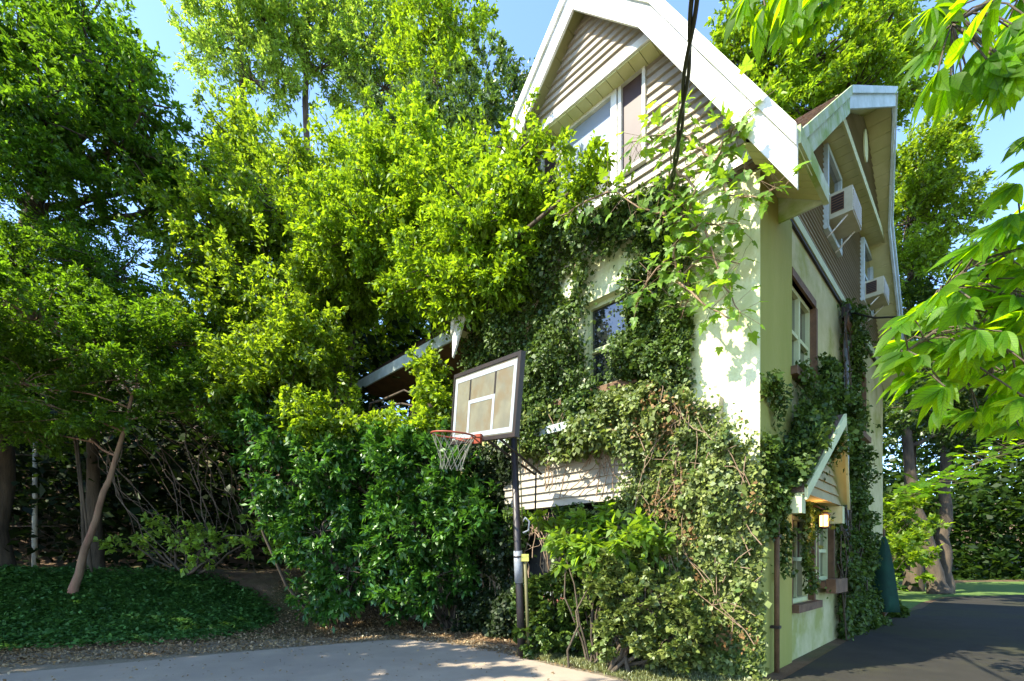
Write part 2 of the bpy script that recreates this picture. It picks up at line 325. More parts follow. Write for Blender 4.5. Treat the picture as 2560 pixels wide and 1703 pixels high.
# fallen leaves, gravel grains and dry grass
def scatter(name, poly, n, Ln, Wd, m, label, cat, flat=.35, up=0., lift=.012, soft=0):
    P = np.array(poly); lo = P.min(0); hi = P.max(0); q = lo + (hi - lo) * G.random((n * 3, 2))
    ins = np.zeros(len(q), bool); j = len(P) - 1
    for i in range(len(P)):
        c = ((P[i, 1] > q[:, 1]) != (P[j, 1] > q[:, 1])) & (q[:, 0] < (P[j, 0] - P[i, 0]) * (q[:, 1] - P[i, 1]) / (P[j, 1] - P[i, 1] + 1e-12) + P[i, 0]); ins ^= c; j = i
    q = q[ins][:n]; k = len(q)
    if soft: q = q + G.normal(size=q.shape) * soft
    X = np.column_stack([q, hgt(q[:, 0], q[:, 1]) + lift + .006])
    D = G.normal(size=(k, 3)); D[:, 2] = np.abs(D[:, 2]) * flat + up; N = np.array((0, 0, 1.)) + G.normal(size=(k, 3)) * .4
    o = leaves(name, X, D, N, Ln, Wd, m, None, 'stuff'); tag(o, label, cat); return o
scatter('fallen_leaves', [(-7.5, 4.7), (-3.66, 6.5), (-1.86, 7.42), (-1.0, 7.16), (0, 6.2), (.9, 5.25), (1.0, 6), (-.5, 8.3), (-2, 9.5), (-4, 12), (-5.6, 12), (-4.6, 8.6), (-9, 6.0)], 26000, .035, .022, L['litter'], 'brown and tan fallen leaves strewn along the pavement edge', 'leaves', soft=.05)
scatter('scattered_debris', edge + [(-3, 4), (-6, 4)], 420, .03, .02, L['litter'], 'few dry leaves scattered on the grey pavement', 'leaves', lift=.01)
scatter('dry_grass', [(.1, 6.15), (.95, 5.2), (1.35, 4.65), (2.0, 4.1), (2.75, 4.6), (2.2, 5.2), (1.2, 6.2), (.2, 7.0)], 22000, .045, .006, L['grass'], 'short dry grass between ivy and sunlit pavement', 'grass', flat=1.0, up=.7, soft=.03)

# ------------------------------------------------------------------ HOUSE
house = empty('house', (0, 0, 0), 'tall cream stucco and clapboard house with steep gables, overgrown with ivy', 'house'); house.matrix_world = HM
SE, FE = 4.1, 8.08      # front width (y), side length (x)
def holed(ax, a1, z0, z1, holes, dep, name, m):
    mb = MB(); A = sorted({0, a1, *[h[0] for h in holes], *[h[1] for h in holes]}); Zs = sorted({z0, z1, *[h[2] for h in holes], *[h[3] for h in holes]})
    def P(a, z, d): return (d, a, z) if ax == 'y' else (a, d, z)
    for i in range(len(A) - 1):
        for j in range(len(Zs) - 1):
            ca, cz = (A[i] + A[i+1]) / 2, (Zs[j] + Zs[j+1]) / 2
            if any(h[0] < ca < h[1] and h[2] < cz < h[3] for h in holes): continue
            mb.quad(P(A[i], Zs[j], 0), P(A[i+1], Zs[j], 0), P(A[i+1], Zs[j+1], 0), P(A[i], Zs[j+1], 0))
    for h in holes:
        for (p, q) in (((h[0], h[2]), (h[1], h[2])), ((h[1], h[2]), (h[1], h[3])), ((h[1], h[3]), (h[0], h[3])), ((h[0], h[3]), (h[0], h[2]))):
            mb.quad(P(*p, 0), P(*q, 0), P(*q, dep), P(*p, dep))
    return mb.build(name, m, house)
FW = [(1.46, 2.24, 3.58, 4.78), (2.7, 3.4, 3.58, 4.78)]
SW = [(1.17, 2.24, 3.60, 4.74), (4.75, 5.85, 3.60, 4.74), (1.25, 2.14, .70, 1.82), (2.50, 3.25, .95, 1.82)]
holed('y', SE, 2.02, 5.45, FW, .14, 'front_wall', M['stucco'])
holed('x', FE, 0, 5.50, SW, .14, 'side_wall', M['stuccos'])
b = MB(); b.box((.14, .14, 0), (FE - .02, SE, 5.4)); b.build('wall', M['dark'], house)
# lower front: recess wall coloured near-black for its shade, behind the ivy, with corner piers
MB().box((0.02, .02, 0), (.13, .55, 2.0)).build('pier', M['stucco'], house); MB().box((.02, 3.8, 0), (.13, 4.08, 2.0)).build('pier', M['stuccos'], house)
# rear and far walls
b = MB(); b.box((FE - .02, 0.003, 0), (FE + .0, SE, 5.5)); b.build('wall', M['stuccos'], house)
# plaster corner strip
b = MB(); b.box((-.001, -.03, 0), (1.12, .0, 5.36)); b.build('corner_plaster', M['algae_bounce'], house)
b = MB(); b.box((-.012, -.031, 0), (-.0015, .06, 5.36)); b.build('corner_plaster', M['stucco'], house)
# gable bodies
FK, FA = 7.42, 8.55
b = MB(); b.prism([(.03, .03, 5.4), (.03, SE - .03, 5.4), (.03, 3.05, 7.5), (.03, 2.05, 8.45), (.03, 1.0, 7.5)], (4.3, 0, 0)); b.build('gable_body', M['siding'], house)
b = MB(); b.prism([(.1, .03, 5.4), (FE - .05, .03, 5.4), (6.0, .03, 7.35), (4.3, .03, 8.55), (2.35, .03, 7.35)], (0, 8.4, 0)); b.build('gable_body', M['sidingb'], house)
b = MB(); b.box((1.0, SE + .01, 0), (FE - .1, 8.2, 5.2)); b.build('wing_wall', M['stuccos'], house)

# clapboards, each its own piece, clipped by the gable outline and by openings
def clap(ax, prof, z0, z1, step, m, o=0., holes=(), th=.022, ext=None):
    """prof(z)->(lo,hi)"""
    z = z0
    while z < z1 - .02:
        zt = min(z + step, z1); lo0, hi0 = prof(z); lo1, hi1 = prof(zt - 1e-4)
        cut = sorted([(h[0], h[1]) for h in holes if h[2] < (z + zt) / 2 < h[3]]); segs = []; a = None
        L0 = (lo0, lo1)
        for h in cut: segs.append((L0, (h[0], h[0]))); L0 = (h[1], h[1])
        segs.append((L0, (hi0, hi1)))
        for (a0, a1), (b0, b1) in segs:
            if b0 - a0 < .02: continue
            b1 = max(b1, a1 + .004)
            def P(a, zz, d): return (-o - d, a, zz) if ax == 'y' else (a, -o - d, zz)
            pts = [P(a0, z, 0), P(b0, z, 0), P(b1, zt + .006, 0), P(a1, zt + .006, 0), P(a0, z, th), P(b0, z, th), P(b1, zt + .006, th * .15), P(a1, zt + .006, th * .15)]
            mb = MB(); mb.v = pts; mb.f = [(0,3,2,1),(4,5,6,7),(0,1,5,4),(1,2,6,5),(2,3,7,6),(3,0,4,7)]; mb.build('clapboard', m, house)
        z = zt
def lerp(a, b, t): return a + (b - a) * t
WF = [(1.28, 1.67, 6.22, 7.42), (1.69, 2.62, 6.0, 7.42), (2.66, 3.02, 6.22, 7.3)]
def pf(z): t = (z - 5.56) / (7.42 - 5.56); return (lerp(.02, .93, t), lerp(4.08, 3.13, t))
clap('y', pf, 5.60, 7.42, .118, M['siding'], .0, WF, .045)
def pft(z): t = (z - 7.42) / (8.5 - 7.42); return (lerp(.98, 2.04, t), lerp(3.12, 2.06, t))
clap('y', pft, 7.50, 8.46, .105, M['siding'], .25, (), .042)
b = MB(); b.prism([(-.25, .98, 7.42), (-.25, 3.12, 7.42), (-.25, 2.05, 8.5)], (.30, 0, 0)); b.build('gable_body', M['siding'], house)
b = MB(); b.box((-.045, -.02, 5.44), (0, SE + .02, 5.60)); b.build('trim_board', M['white'], house)
b = MB(); b.box((-.29, .90, 7.40), (-.255, 3.2, 7.50)); b.build('trim_board', M['white'], house)
def soff(ax, a0, a1, step, o0, o1, z0, z1, m):   # soffit planks running outwards
    a = a0
    while a < a1 - .01:
        e = min(a + step - .008, a1)
        if ax == 'y': pts = [(-o0, a, z0), (-o0, e, z0), (-o1, e, z1), (-o1, a, z1)]
        else: pts = [(a, -o0, z0), (e, -o0, z0), (e, -o1, z1), (a, -o1, z1)]
        MB().prism(pts, (0, 0, .02)).build('soffit_board', m, house); a += step
soff('y', .93, 3.17, .16, .0, .26, 7.38, 7.38, M['soffit'])
# lower clapboard band on the front (juts out over the dark recess)
b = MB(); b.box((-.10, .35, 2.02), (.0, 3.75, 3.05)); b.build('band_body', M['siding'], house)
clap('y', lambda z: (.35, 3.75), 2.02, 3.02, .112, M['siding'], .10, (), .04)
b = MB(); b.box((-.22, 1.35, 3.06), (.0, 3.8, 3.17)); b.build('ledge', M['bluetrim'], house)
b = MB(); b.box((-.16, .26, 1.93), (-.02, .52, 2.0)); b.build('trim_board', M['white'], house)
# side siding
def ps(z): t = (z - 5.47) / (7.35 - 5.47); return (lerp(.55, 2.35, t), lerp(8.0, 6.0, t))
def ps0(z): return ps(max(z, 5.47))
WS = [(2.70, 3.62, 6.05, 7.28), (5.42, 6.40, 6.05, 7.22)]
clap('x', ps0, 5.52, 7.33, .075, M['sidingb'], .0, WS, .028)
def pst(z): t = (z - 7.36) / (8.55 - 7.36); return (lerp(2.3, 4.28, t), lerp(6.0, 4.32, t))
b = MB(); b.prism([(2.3, -.25, 7.36), (6.0, -.25, 7.36), (4.3, -.25, 8.55)], (0, .30, 0)); b.build('gable_body', M['sidingb'], house)
clap('x', pst, 7.44, 8.5, .075, M['sidingb'], .25, (), .028)
b = MB(); b.box((.55, -.05, 5.40), (FE, -.005, 5.52)); b.build('trim_board', M['pine'], house)
b = MB(); b.box((.9, -.035, 5.365), (FE, -.005, 5.40)); b.build('flashing', M['iron'], house)
soff('x', 2.2, 6.2, .20, .0, .27, 7.33, 7.33, M['soffit'])
b = MB(); b.box((2.15, -.30, 7.31), (6.25, -.27, 7.44)); b.build('trim_board', M['soffit'], house)
# oval vent / wasp nest patch on the upper triangle
b = MB(); b.prism([(4.2 + .16 * math.cos(a), -.275, 8.02 + .26 * math.sin(a)) for a in [i * math.pi / 6 for i in range(12)]], (0, -.02, 0)); b.build('attic_vent', M['soffit'], house)

# roofs
roof = MB(); 
TH = .07
def slab(mb, a, b_, c, d, th=TH):
    n = (Vector(b_) - Vector(a)).cross(Vector(d) - Vector(a)).normalized()
    if n.z < 0: n = -n
    mb.prism([a, b_, c, d], n * -th)
eR, kR, aP, kL, eL = (-.50, 5.17), (.90, 7.55), (2.08, 8.78), (3.15, 7.68), (4.62, 5.17)
o_f = -.45
for (p, q, xe) in ((kR, aP, 5), (aP, kL, 5), (kL, eL, 5)):
    slab(roof, (o_f, p[0], p[1]), (o_f, q[0], q[1]), (xe, q[0], q[1]), (xe, p[0], p[1]))
slab(roof, (o_f, eR[0], eR[1]), (o_f, kR[0], kR[1]), (.62, kR[0], kR[1]), (.62, eR[0], eR[1]))
slab(roof, (.62, .05, 6.11), (.62, kR[0], kR[1]), (5, kR[0], kR[1]), (5, .05, 6.11))
# cross wing roof (profile along x), prow at apex
N0, NK, AP_, FK_, F0 = (-.08, 5.42), (2.3, 7.52), (4.3, 8.72), (5.95, 7.55), (8.35, 5.25)
og, oa = .37, .62
slab(roof, (N0[0], -og, N0[1]), (NK[0], -og, NK[1]), (NK[0], .3, NK[1]), (N0[0], .3, N0[1]))
slab(roof, (N0[0], 4.2, N0[1]), (NK[0], 4.2, NK[1]), (NK[0], 8.7, NK[1]), (N0[0], 8.7, N0[1]))
slab(roof, (.4, .3, N0[1] + .42), (NK[0], .3, NK[1]), (NK[0], 4.2, NK[1]), (.4, 4.2, N0[1] + .42))
slab(roof, (NK[0], -og, NK[1]), (AP_[0], -oa, AP_[1]), (AP_[0], 8.7, AP_[1]), (NK[0], 8.7, NK[1]))
slab(roof, (AP_[0], -oa, AP_[1]), (FK_[0], -og, FK_[1]), (FK_[0], 8.7, FK_[1]), (AP_[0], 8.7, AP_[1]))
slab(roof, (FK_[0], -og, FK_[1]), (F0[0], -og, F0[1]), (F0[0], 8.7, F0[1]), (FK_[0], 8.7, FK_[1]))
roof_o = roof.build('roof', M['shingle2'], house)
# shingles on the slope that shows
def shingles(y0, y1, rows, tabs, joined=False):
    a = Vector((N0[0], 0, N0[1])); d = (Vector((NK[0], 0, NK[1])) - a); nrm = Vector((-d.z, 0, d.x)).normalized(); J = MB()
    for r in range(rows):
        for t in range(tabs):
            w_ = (y1 - y0) / tabs; yy0 = y0 + t * w_ + (.5 * w_ if r % 2 else 0) - .25 * w_; yy1 = min(yy0 + w_ - .012, y1); yy0 = max(yy0, y0)
            if yy1 - yy0 < .03: continue
            p0 = a + d * (r / rows) + nrm * (.022 + R.uniform(0, .008)); p1 = a + d * min(1, (r + 1.25) / rows) + nrm * .008
            mb = J if joined else MB()
            mb.prism([(p0.x, yy0, p0.z), (p0.x, yy1, p0.z), (p1.x, yy1, p1.z), (p1.x, yy0, p1.z)], nrm * .012)
            if not joined: mb.build('shingle', M['shingle'], roof_o)
    if joined: J.build('shingle_field', M['shingle2'], roof_o, 'stuff')
shingles(-.40, .30, 18, 3); shingles(4.2, 8.72, 18, 18, True)
# rake / fascia boards
def rake(mb, pts, off, dn, th, ax):
    """boards following pts (a,z) at plane -off..-(off+th); dn = depth of the board below the edge"""
    for (a0, z0, o0), (a1, z1, o1) in zip(pts[:-1], pts[1:]):
        def P(a, z, o): return (-o, a, z) if ax == 'y' else (a, -o, z)
        q = [P(a0, z0 + .03, o0), P(a1, z1 + .03, o1), P(a1, z1 + .03 - dn(a1, z1), o1), P(a0, z0 + .03 - dn(a0, z0), o0)]
        mb.prism(q, (-th, 0, 0) if ax == 'y' else (0, -th, 0))
def rk(pts, wid, off, th, ax, m, name='fascia'):
    """mitred band of perpendicular width wid below polyline"""
    n = len(pts); inn = []
    for i, (a, z, o) in enumerate(pts):
        def nr(i0): d = Vector((pts[i0+1][0] - pts[i0][0], pts[i0+1][1] - pts[i0][1])).normalized(); q = Vector((d.y, -d.x)); return q
        if i == 0: q = nr(0); k = Vector((0, -1)) * (wid / max(.45, abs(q.y))) 
        elif i == n - 1: q = nr(n - 2); k = Vector((0, -1)) * (wid / max(.45, abs(q.y)))
        else:
            q1, q2 = nr(i - 1), nr(i); h = (q1 + q2).normalized(); k = h * (wid / h.dot(q1))
        inn.append((a + k.x, z + k.y, o))
    for i in range(n - 1):
        def P(t, e): return (-t[2] - e, t[0], t[1]) if ax == 'y' else (t[0], -t[2] - e, t[1])
        q = [P(pts[i], 0), P(pts[i+1], 0), P(inn[i+1], 0), P(inn[i], 0)]
        MB().prism(q, (-th, 0, 0) if ax == 'y' else (0, -th, 0)).build(name, m, house)
f3 = [(a, z + .02, .452) for a, z in (eL, kL, aP, kR, eR)][::-1]
rk(f3, .28, 0, .035, 'y', M['white'])
f4 = [(a, z + .05, .49) for a, z in (eL, kL, aP, kR, eR)][::-1]
rk(f4, .10, 0, .03, 'y', M['white'])
# soffit under the front rakes (between wall and fascia)
def under(pts, o0, o1, ax, m, step=.3):
    for (a0, z0), (a1, z1) in zip(pts[:-1], pts[1:]):
        Ls = math.hypot(a1 - a0, z1 - z0); k = max(1, int(Ls / step))
        for i in range(k):
            t0, t1 = i / k, (i + 1) / k - .008 / Ls; p = (lerp(a0, a1, t0), lerp(z0, z1, t0)); q = (lerp(a0, a1, t1), lerp(z0, z1, t1))
            if ax == 'y': c = [(-o0, *p), (-o0, *q), (-o1, *q), (-o1, *p)]
            else: c = [(p[0], -o0, p[1]), (q[0], -o0, q[1]), (q[0], -o1, q[1]), (p[0], -o1, p[1])]
            MB().prism(c, (0, 0, .015)).build('soffit_board', m, house)
dz = .13
under([(a, z - dz) for a, z in (eR, kR, aP, kL, eL)], -.03, .45, 'y', M['soffit'])
# sloped eave soffit on the corner side and its fascia
a = -.40
while a < .56:
    e = min(a + .115, .6); MB().prism([(a, .0, 5.40), (e, .0, 5.40), (e, -.46, 5.12), (a, -.46, 5.12)], (0, 0, .02)).build('soffit_board', M['soffit'], house); a += .125
b = MB(); b.box((-.45, -.52, 5.07), (.62, -.47, 5.24)); b.build('fascia', M['moss'], house)
b = MB(); b.box((.60, -.47, 5.10), (.63, .0, 5.42)); b.build('fascia', M['moss'], house)
s3 = [(N0[0], N0[1] + .02, og + .003), (NK[0], NK[1] + .02, og + .003), (AP_[0], AP_[1] + .02, oa + .003), (FK_[0], FK_[1] + .02, og + .003), (F0[0], F0[1] + .02, og + .003)]
rk(s3[:2], .24, 0, .035, 'x', M['moss']); rk(s3[1:], .22, 0, .035, 'x', M['bluetrim'])
s4 = [(p[0], p[1] + .04, p[2] + .04) for p in s3]
rk(s4[:2], .10, 0, .025, 'x', M['moss']); rk(s4[1:], .09, 0, .025, 'x', M['bluetrim'])
def under2(P0, P1, step):   # P = (a,z,o)
    Ls = math.dist(P0[:2], P1[:2]); k = int(Ls / step)
    for i in range(k):
        t0, t1 = i / k, (i + 1) / k - .008 / Ls
        p = [lerp(P0[j], P1[j], t0) for j in range(3)]; q = [lerp(P0[j], P1[j], t1) for j in range(3)]
        MB().prism([(p[0], .02, p[1]), (q[0], .02, q[1]), (q[0], -q[2], q[1]), (p[0], -p[2], p[1])], (0, 0, .015)).build('soffit_board', M['soffit'], house)
q_ = [(p[0], p[1] - .15, p[2] - .01) for p in s3]
for i in range(4): under2(q_[i], q_[i + 1], .19)
b = MB(); b.box((N0[0] - .05, 4.62, 5.2), (N0[0] - .01, 8.72, 5.42)); b.build('fascia', M['bluetrim'], house)
b = MB(); b.prism([(N0[0], 4.2, 5.22), (1.0, 4.2, 5.15), (1.0, 8.7, 5.15), (N0[0], 8.7, 5.22)], (0, 0, .03)); b.build('soffit', M['brown'], house)
b = MB(); b.prism([(N0[0], 8.72, 5.2), (N0[0], 8.72, 5.4), (NK[0], 8.72, 7.5), (NK[0], 8.72, 7.3)], (0, .03, 0)); b.build('fascia', M['bluetrim'], house)

# windows
def P3(ax, a, d, z): return (d, a, z) if ax == 'y' else (a, d, z)
def bx(ax, a0, a1, d0, d1, z0, z1, name, m, parent):
    p = P3(ax, a0, d0, z0); q = P3(ax, a1, d1, z1); mb = MB(); mb.box(tuple(map(min, p, q)), tuple(map(max, p, q))); return mb.build(name, m, parent)
def window(ax, h, d, fm, mull=None, rail=.5, glass='glass', fw=.055, lower=None, cols=0, name='window', gl2=None):
    a0, a1, z0, z1 = h; wo = bpy.data.objects.new(name, None); COL.objects.link(wo); wo.parent = house; wo.empty_display_size = .1
    bars = MB()
    def bar(aa0, aa1, zz0, zz1, e=.0):
        p = P3(ax, aa0, d - .045 - e, zz0); q = P3(ax, aa1, d + .02, zz1); bars.box(tuple(map(min, p, q)), tuple(map(max, p, q)))
    bar(a0, a0 + fw, z0, z1); bar(a1 - fw, a1, z0, z1); bar(a0 + fw, a1 - fw, z1 - fw, z1, .002); bar(a0 + fw, a1 - fw, z0, z0 + fw, .002)
    ms = ([] if mull is None else [mull]) ; xs = [a0 + fw] + [x for m_ in ms for x in (m_ - fw * .6, m_ + fw * .6)] + [a1 - fw]
    for m_ in ms: bar(m_ - fw * .6, m_ + fw * .6, z0 + fw, z1 - fw, .004)
    zr = lerp(z0, z1, rail)
    for i in range(0, len(xs), 2):
        if rail: bar(xs[i], xs[i+1], zr - .025, zr + .025, -.008)
        for c in range(cols): 
            xc = lerp(xs[i], xs[i+1], (c + 1) / (cols + 1)); bar(xc - .01, xc + .01, z0 + fw, z1 - fw, -.02)
        for (za, zb, up_) in ((z0 + fw, zr, 0), (zr, z1 - fw, 1)):
            if zb - za < .05: continue
            bx(ax, xs[i], xs[i+1], d + (.0 if up_ else .012), d + .01 + (.0 if up_ else .012), za + .002, zb - .002, 'pane', M[gl2 if (gl2 and not up_) else glass], wo)
    bars.build('frame', M[fm], wo); return wo
# front: stucco level
w1 = window('y', FW[0], .10, 'pine', None, .47)
window('y', FW[1], .10, 'pine', None, .47)
for h in FW:
    bx('y', h[0] - .08, h[1] + .08, -.07, .10, h[2] - .09, h[2] - .002, 'sill', M['brown'], house)
    bx('y', h[0] - .06, h[1] + .06, -.04, .0, h[3] + .002, h[3] + .12, 'lintel', M['pine'], house)
# front: gable windows
window('y', WF[1], -.03, 'white', None, .42, 'glasst', .085, gl2='screen')
window('y', WF[0], -.02, 'white', None, .0, 'shutter', .045)
window('y', WF[2], -.02, 'white', None, .0, 'shutter', .045)
# side: stucco level, brown reveals
for h, mu in zip(SW, (1.72, 5.3, None, None)):
    wd = window('x', h, .09, 'pine', mu, .5, cols=1 if mu is None else 0)
    a0, a1, z0, z1 = h
    bx('x', a0 - .02, a1 + .02, -.03, .08, z1 - .0, z1 + .10, 'lintel', M['brown'], house)
    bx('x', a1 - .002, a1 + .07, -.035, .06, z0, z1, 'jamb', M['brown'], house); bx('x', a0 - .07, a0 + .002, -.004, .06, z0, z1, 'jamb', M['brown'], house)
    bx('x', a0 - .10, a1 + .14, -.10, .08, z0 - .10, z0 - .002, 'sill', M['brown'], house)
bx('x', 2.45, 3.2, -.22, -.105, .78, .98, 'planter_ledge', M['brown'], house)
# side: gable windows
for h in WS: window('x', h, -.03, 'bluetrim', None, .45, fw=.075)
# entry door behind the vines
bx('x', 3.75, 4.65, -.02, -.004, 0.02, 2.0, 'door', M['brown'], house)
# porch hood
hood = empty('porch_hood', (0, 0, 0), 'small gabled porch hood with cream clapboards above the lit lantern', 'porch roof'); hood.matrix_world = HM
hl, ha, hr = (.30, 1.98), (1.42, 2.88), (2.35, 2.02)
MB().prism([(hl[0] + .15, -.28, 1.98), (hr[0] - .05, -.28, 1.98), (ha[0], -.28, 2.80)], (0, .28, 0)).build('gable_panel', M['soffit'], hood)
z = 1.98
while z < 2.72:
    t0, t1 = (z - 1.98) / .82, (min(z + .115, 2.79) - 1.98) / .82
    lo = [lerp(hl[0] + .17, ha[0], t) for t in (t0, t1)]; hi = [lerp(hr[0] - .07, ha[0], t) for t in (t0, t1)]
    mb = MB(); zz = z + .115; mb.v = [(lo[0], -.285, z), (hi[0], -.285, z), (hi[1], -.285, zz), (lo[1], -.285, zz), (lo[0], -.315, z), (hi[0], -.315, z), (hi[1], -.29, zz), (lo[1], -.29, zz)]
    mb.f = [(0,3,2,1),(4,5,6,7),(0,1,5,4),(1,2,6,5),(2,3,7,6),(3,0,4,7)]; mb.build('clapboard', M['hsid'], hood); z += .115
for (p, q, nm) in (((hl[0] - .02, 1.96, .37), (ha[0], 2.94, .50), 'roof_slope'), ((ha[0], 2.94, .50), (hr[0] + .06, 2.02, .36), 'roof_slope')):
    MB().prism([(p[0], .0, p[1]), (q[0], .0, q[1]), (q[0], -q[2], q[1]), (p[0], -p[2], p[1])], (0, 0, .05)).build(nm, M['shingle2'], hood)
    MB().prism([(p[0], -p[2], p[1] + .05), (q[0], -q[2], q[1] + .05), (q[0], -q[2], q[1] - .09), (p[0], -p[2], p[1] - .08)], (0, -.03, 0)).build('fascia', M['pine'], hood)
    MB().prism([(p[0], .0, p[1] - .02), (q[0], .0, q[1] - .02), (q[0], -q[2], q[1] - .02), (p[0], -p[2], p[1] - .02)], (0, 0, .015)).build('soffit_board', M['soffit'], hood)
MB().box((.22, -.36, 1.74), (.36, -.0, 1.93)).build('bracket', M['pine'], hood); MB().box((2.22, -.34, 1.74), (2.34, -.0, 1.97)).build('bracket', M['pine'], hood)

def hpoint(x, y, z): return HM @ Vector((x, y, z))
# air conditioners
def aircon(x0, x1, z0, z1, label):
    a = empty('air_conditioner', (0, 0, 0), label, 'air conditioner', 'air conditioners in the gable windows'); a.matrix_world = HM
    MB().box((x0, -.35, z0), (x1, -.045, z1)).build('casing', M['ac'], a)
    g = MB()
    for i in range(6):
        zz = z0 + .09 + i * (z1 - z0 - .13) / 6
        g.box((x0 - .008, -.24, zz), (x0 - .001, -.10, zz + .022))
    g.build('side_louvre', M['iron'], a)
    b = MB().box((x0 - .004, -.25, z0 + .07), (x0 - .0005, -.09, z1 - .04)); b.build('vent_opening', M['brown'], a)
    f = MB()
    for i in range(9): zz = z0 + .03 + i * (z1 - z0 - .05) / 9; f.box((x0 + .03, -.362, zz), (x1 - .03, -.351, zz + .014))
    f.build('rear_grille', M['white'], a)
    for x in (x0 + .06, x1 - .06): MB().tube([(x, -.28, z0 - .002), (x, -.03, z0 - .22)], .012, 5).build('support_arm', M['white'], a)
aircon(2.80, 3.42, 6.22, 6.58, 'beige window air conditioner in the nearer side gable window')
aircon(5.50, 6.10, 6.10, 6.42, 'small pale window air conditioner in the farther side gable window')
# wall lantern
lt = empty('wall_lantern', (0, 0, 0), 'lit orange wall lantern glowing under the porch hood', 'lantern'); lt.matrix_world = HM
lx, ly, lz = 1.62, -.26, 1.74
MB().tube([(lx, ly, lz - .07), (lx, ly, lz + .07)], .05, 10).build('bulb_glass', M['glow'], lt)
MB().tube([(lx, ly, lz + .07), (lx, ly, lz + .11), (lx, ly, lz + .15)], [.075, .05, .01], 8).build('lantern_cap', M['iron'], lt)
MB().tube([(lx, ly, lz - .1), (lx, ly, lz - .07)], [.03, .06], 8).build('lantern_base', M['iron'], lt)
c = MB()
for i in range(6): aa = i * math.pi / 3; c.tube([(lx + .06 * math.cos(aa), ly + .06 * math.sin(aa), lz - .07), (lx + .06 * math.cos(aa), ly + .06 * math.sin(aa), lz + .07)], .005, 4)
c.build('lantern_cage', M['iron'], lt)
MB().tube([(lx, ly, lz + .14), (lx, -.16, lz + .20), (lx, 0, lz + .12)], .012, 6).build('lantern_arm', M['iron'], lt)
pl = bpy.data.lights.new('lantern_light', 'POINT'); pl.energy = 2.2; pl.color = (1, .5, .2); pl.shadow_soft_size = .05
po = bpy.data.objects.new('lantern_light', pl); COL.objects.link(po); po.parent = lt; po.location = (lx - .12, ly - .06, lz)
# downspout at the corner
ds = empty('downspout', (0, 0, 0), 'thin brown downspout pipe at the house corner', 'pipe'); ds.matrix_world = HM
MB().tube([(.34, -.09, 0.02), (.34, -.09, 1.3), (.34, -.09, 1.9)], .028, 8).build('pipe', M['brown'], ds)
for z in (.5, 1.5): MB().box((.30, -.125, z), (.38, -.031, z + .03)).build('pipe_strap', M['iron'], ds)
# service mast and wires on the side wall
sm = empty('service_mast', (0, 0, 0), 'grey conduit mast with wire bundle at the siding edge on the side wall', 'conduit'); sm.matrix_world = HM
MB().tube([(3.78, -.10, .6), (3.78, -.10, 5.25)], .035, 8).build('conduit', M['grey'], sm)
MB().tube([(4.0, -.08, .6), (4.0, -.08, 5.1)], .018, 6).build('cable', M['cable'], sm)
for k in range(3):
    MB().tube([(3.7 + .25 * math.cos(t * .7 + k) * (1 - t * .05), -.13 - .02 * k, 5.12 - .22 * abs(math.sin(t * .5 + k)) - .05 * k) for t in range(10)], .013, 5).build('wire_loop', M['brown'], sm)
MB().box((3.68, -.16, 5.1), (3.86, -.05, 5.3)).build('insulator', M['iron'], sm)
p0 = hpoint(3.78, -.12, 5.22); p1 = W(2262, 792, 6.5); p2 = W(2700, 850, 5)
tag(MB().tube([p0, p0.lerp(p1, .5) - Vector((0, 0, .06)), p1, p2], .014, 6).build('service_wire', M['cable']), 'thin black wire leaving the side wall toward the right', 'wire')
# power cable to the front gable (twisted)
A = hpoint(-.05, .98, 5.62); Bt = W(1742, -60, 2.35)
cb = empty('power_cable', A, 'thick twisted black power cable dropping from above to the front gable', 'cable')
for ph in (0, math.pi):
    pts = []
    for i in range(90):
        t = i / 89; p = A.lerp(Bt, t); p.z -= .55 * math.sin(math.pi * t) * .35; aa = t * 20 + ph; r = .014
        pts.append(p + Vector((math.cos(aa) * r, 0, math.sin(aa) * r * .4)) + Vector((math.sin(aa) * r * .3, 0, 0)) - A)
    MB().tube(pts, .0125, 6).build('strand', M['cable'], cb)
# green folded canvas at the far end of the side wall
gu = empty('folded_umbrella', (0, 0, 0), 'folded dark green canvas umbrella at the far end of the side wall', 'umbrella'); gu.matrix_world = HM
q = MB(); pts = []; rr = []
for i in range(9): t = i / 8; pts.append((6.3, -.25, .25 + 1.45 * t)); rr.append(.20 * (1 - t) ** .7 + .03)
q.tube(pts, rr, 12)
v2 = []
for i, p in enumerate(q.v): x, y, z = p; aa = math.atan2(y + .25, x - 6.3); k = 1 + .18 * math.sin(aa * 6); v2.append((6.3 + (x - 6.3) * k, -.25 + (y + .25) * k, z))
q.v = v2; q.build('canopy', M['green'], gu)
MB().tube([(6.3, -.25, 0), (6.3, -.25, 1.85)], .02, 6).build('pole', M['brown'], gu)

# ------------------------------------------------------------------ basketball hoop
hoop = empty('basketball_hoop', gp(1305, 1645), 'basketball hoop on a black pole with a white outlined clear backboard', 'basketball hoop')
HB = Vector(hoop.location)
def hp(v): return Vector(v) - HB
top = W(1284, 1092, 5.95); base = HB.copy(); base.z = 0
MB().tube([hp(base), hp(base.lerp(top, .25)), hp(base.lerp(top, 1.03))], [.052, .050, .042], 12).build('pole', M['black'], hoop)
pa, pb = base.lerp(top, .27), base.lerp(top, .49)
MB().tube([hp(base.lerp(top, .345)), hp(base.lerp(top, .49))], .058, 12).build('pole_sleeve', M['grey'], hoop)
MB().tube([hp(base.lerp(top, .46)), hp(base.lerp(top, .468))], .063, 12).build('pole_band', M['black'], hoop)
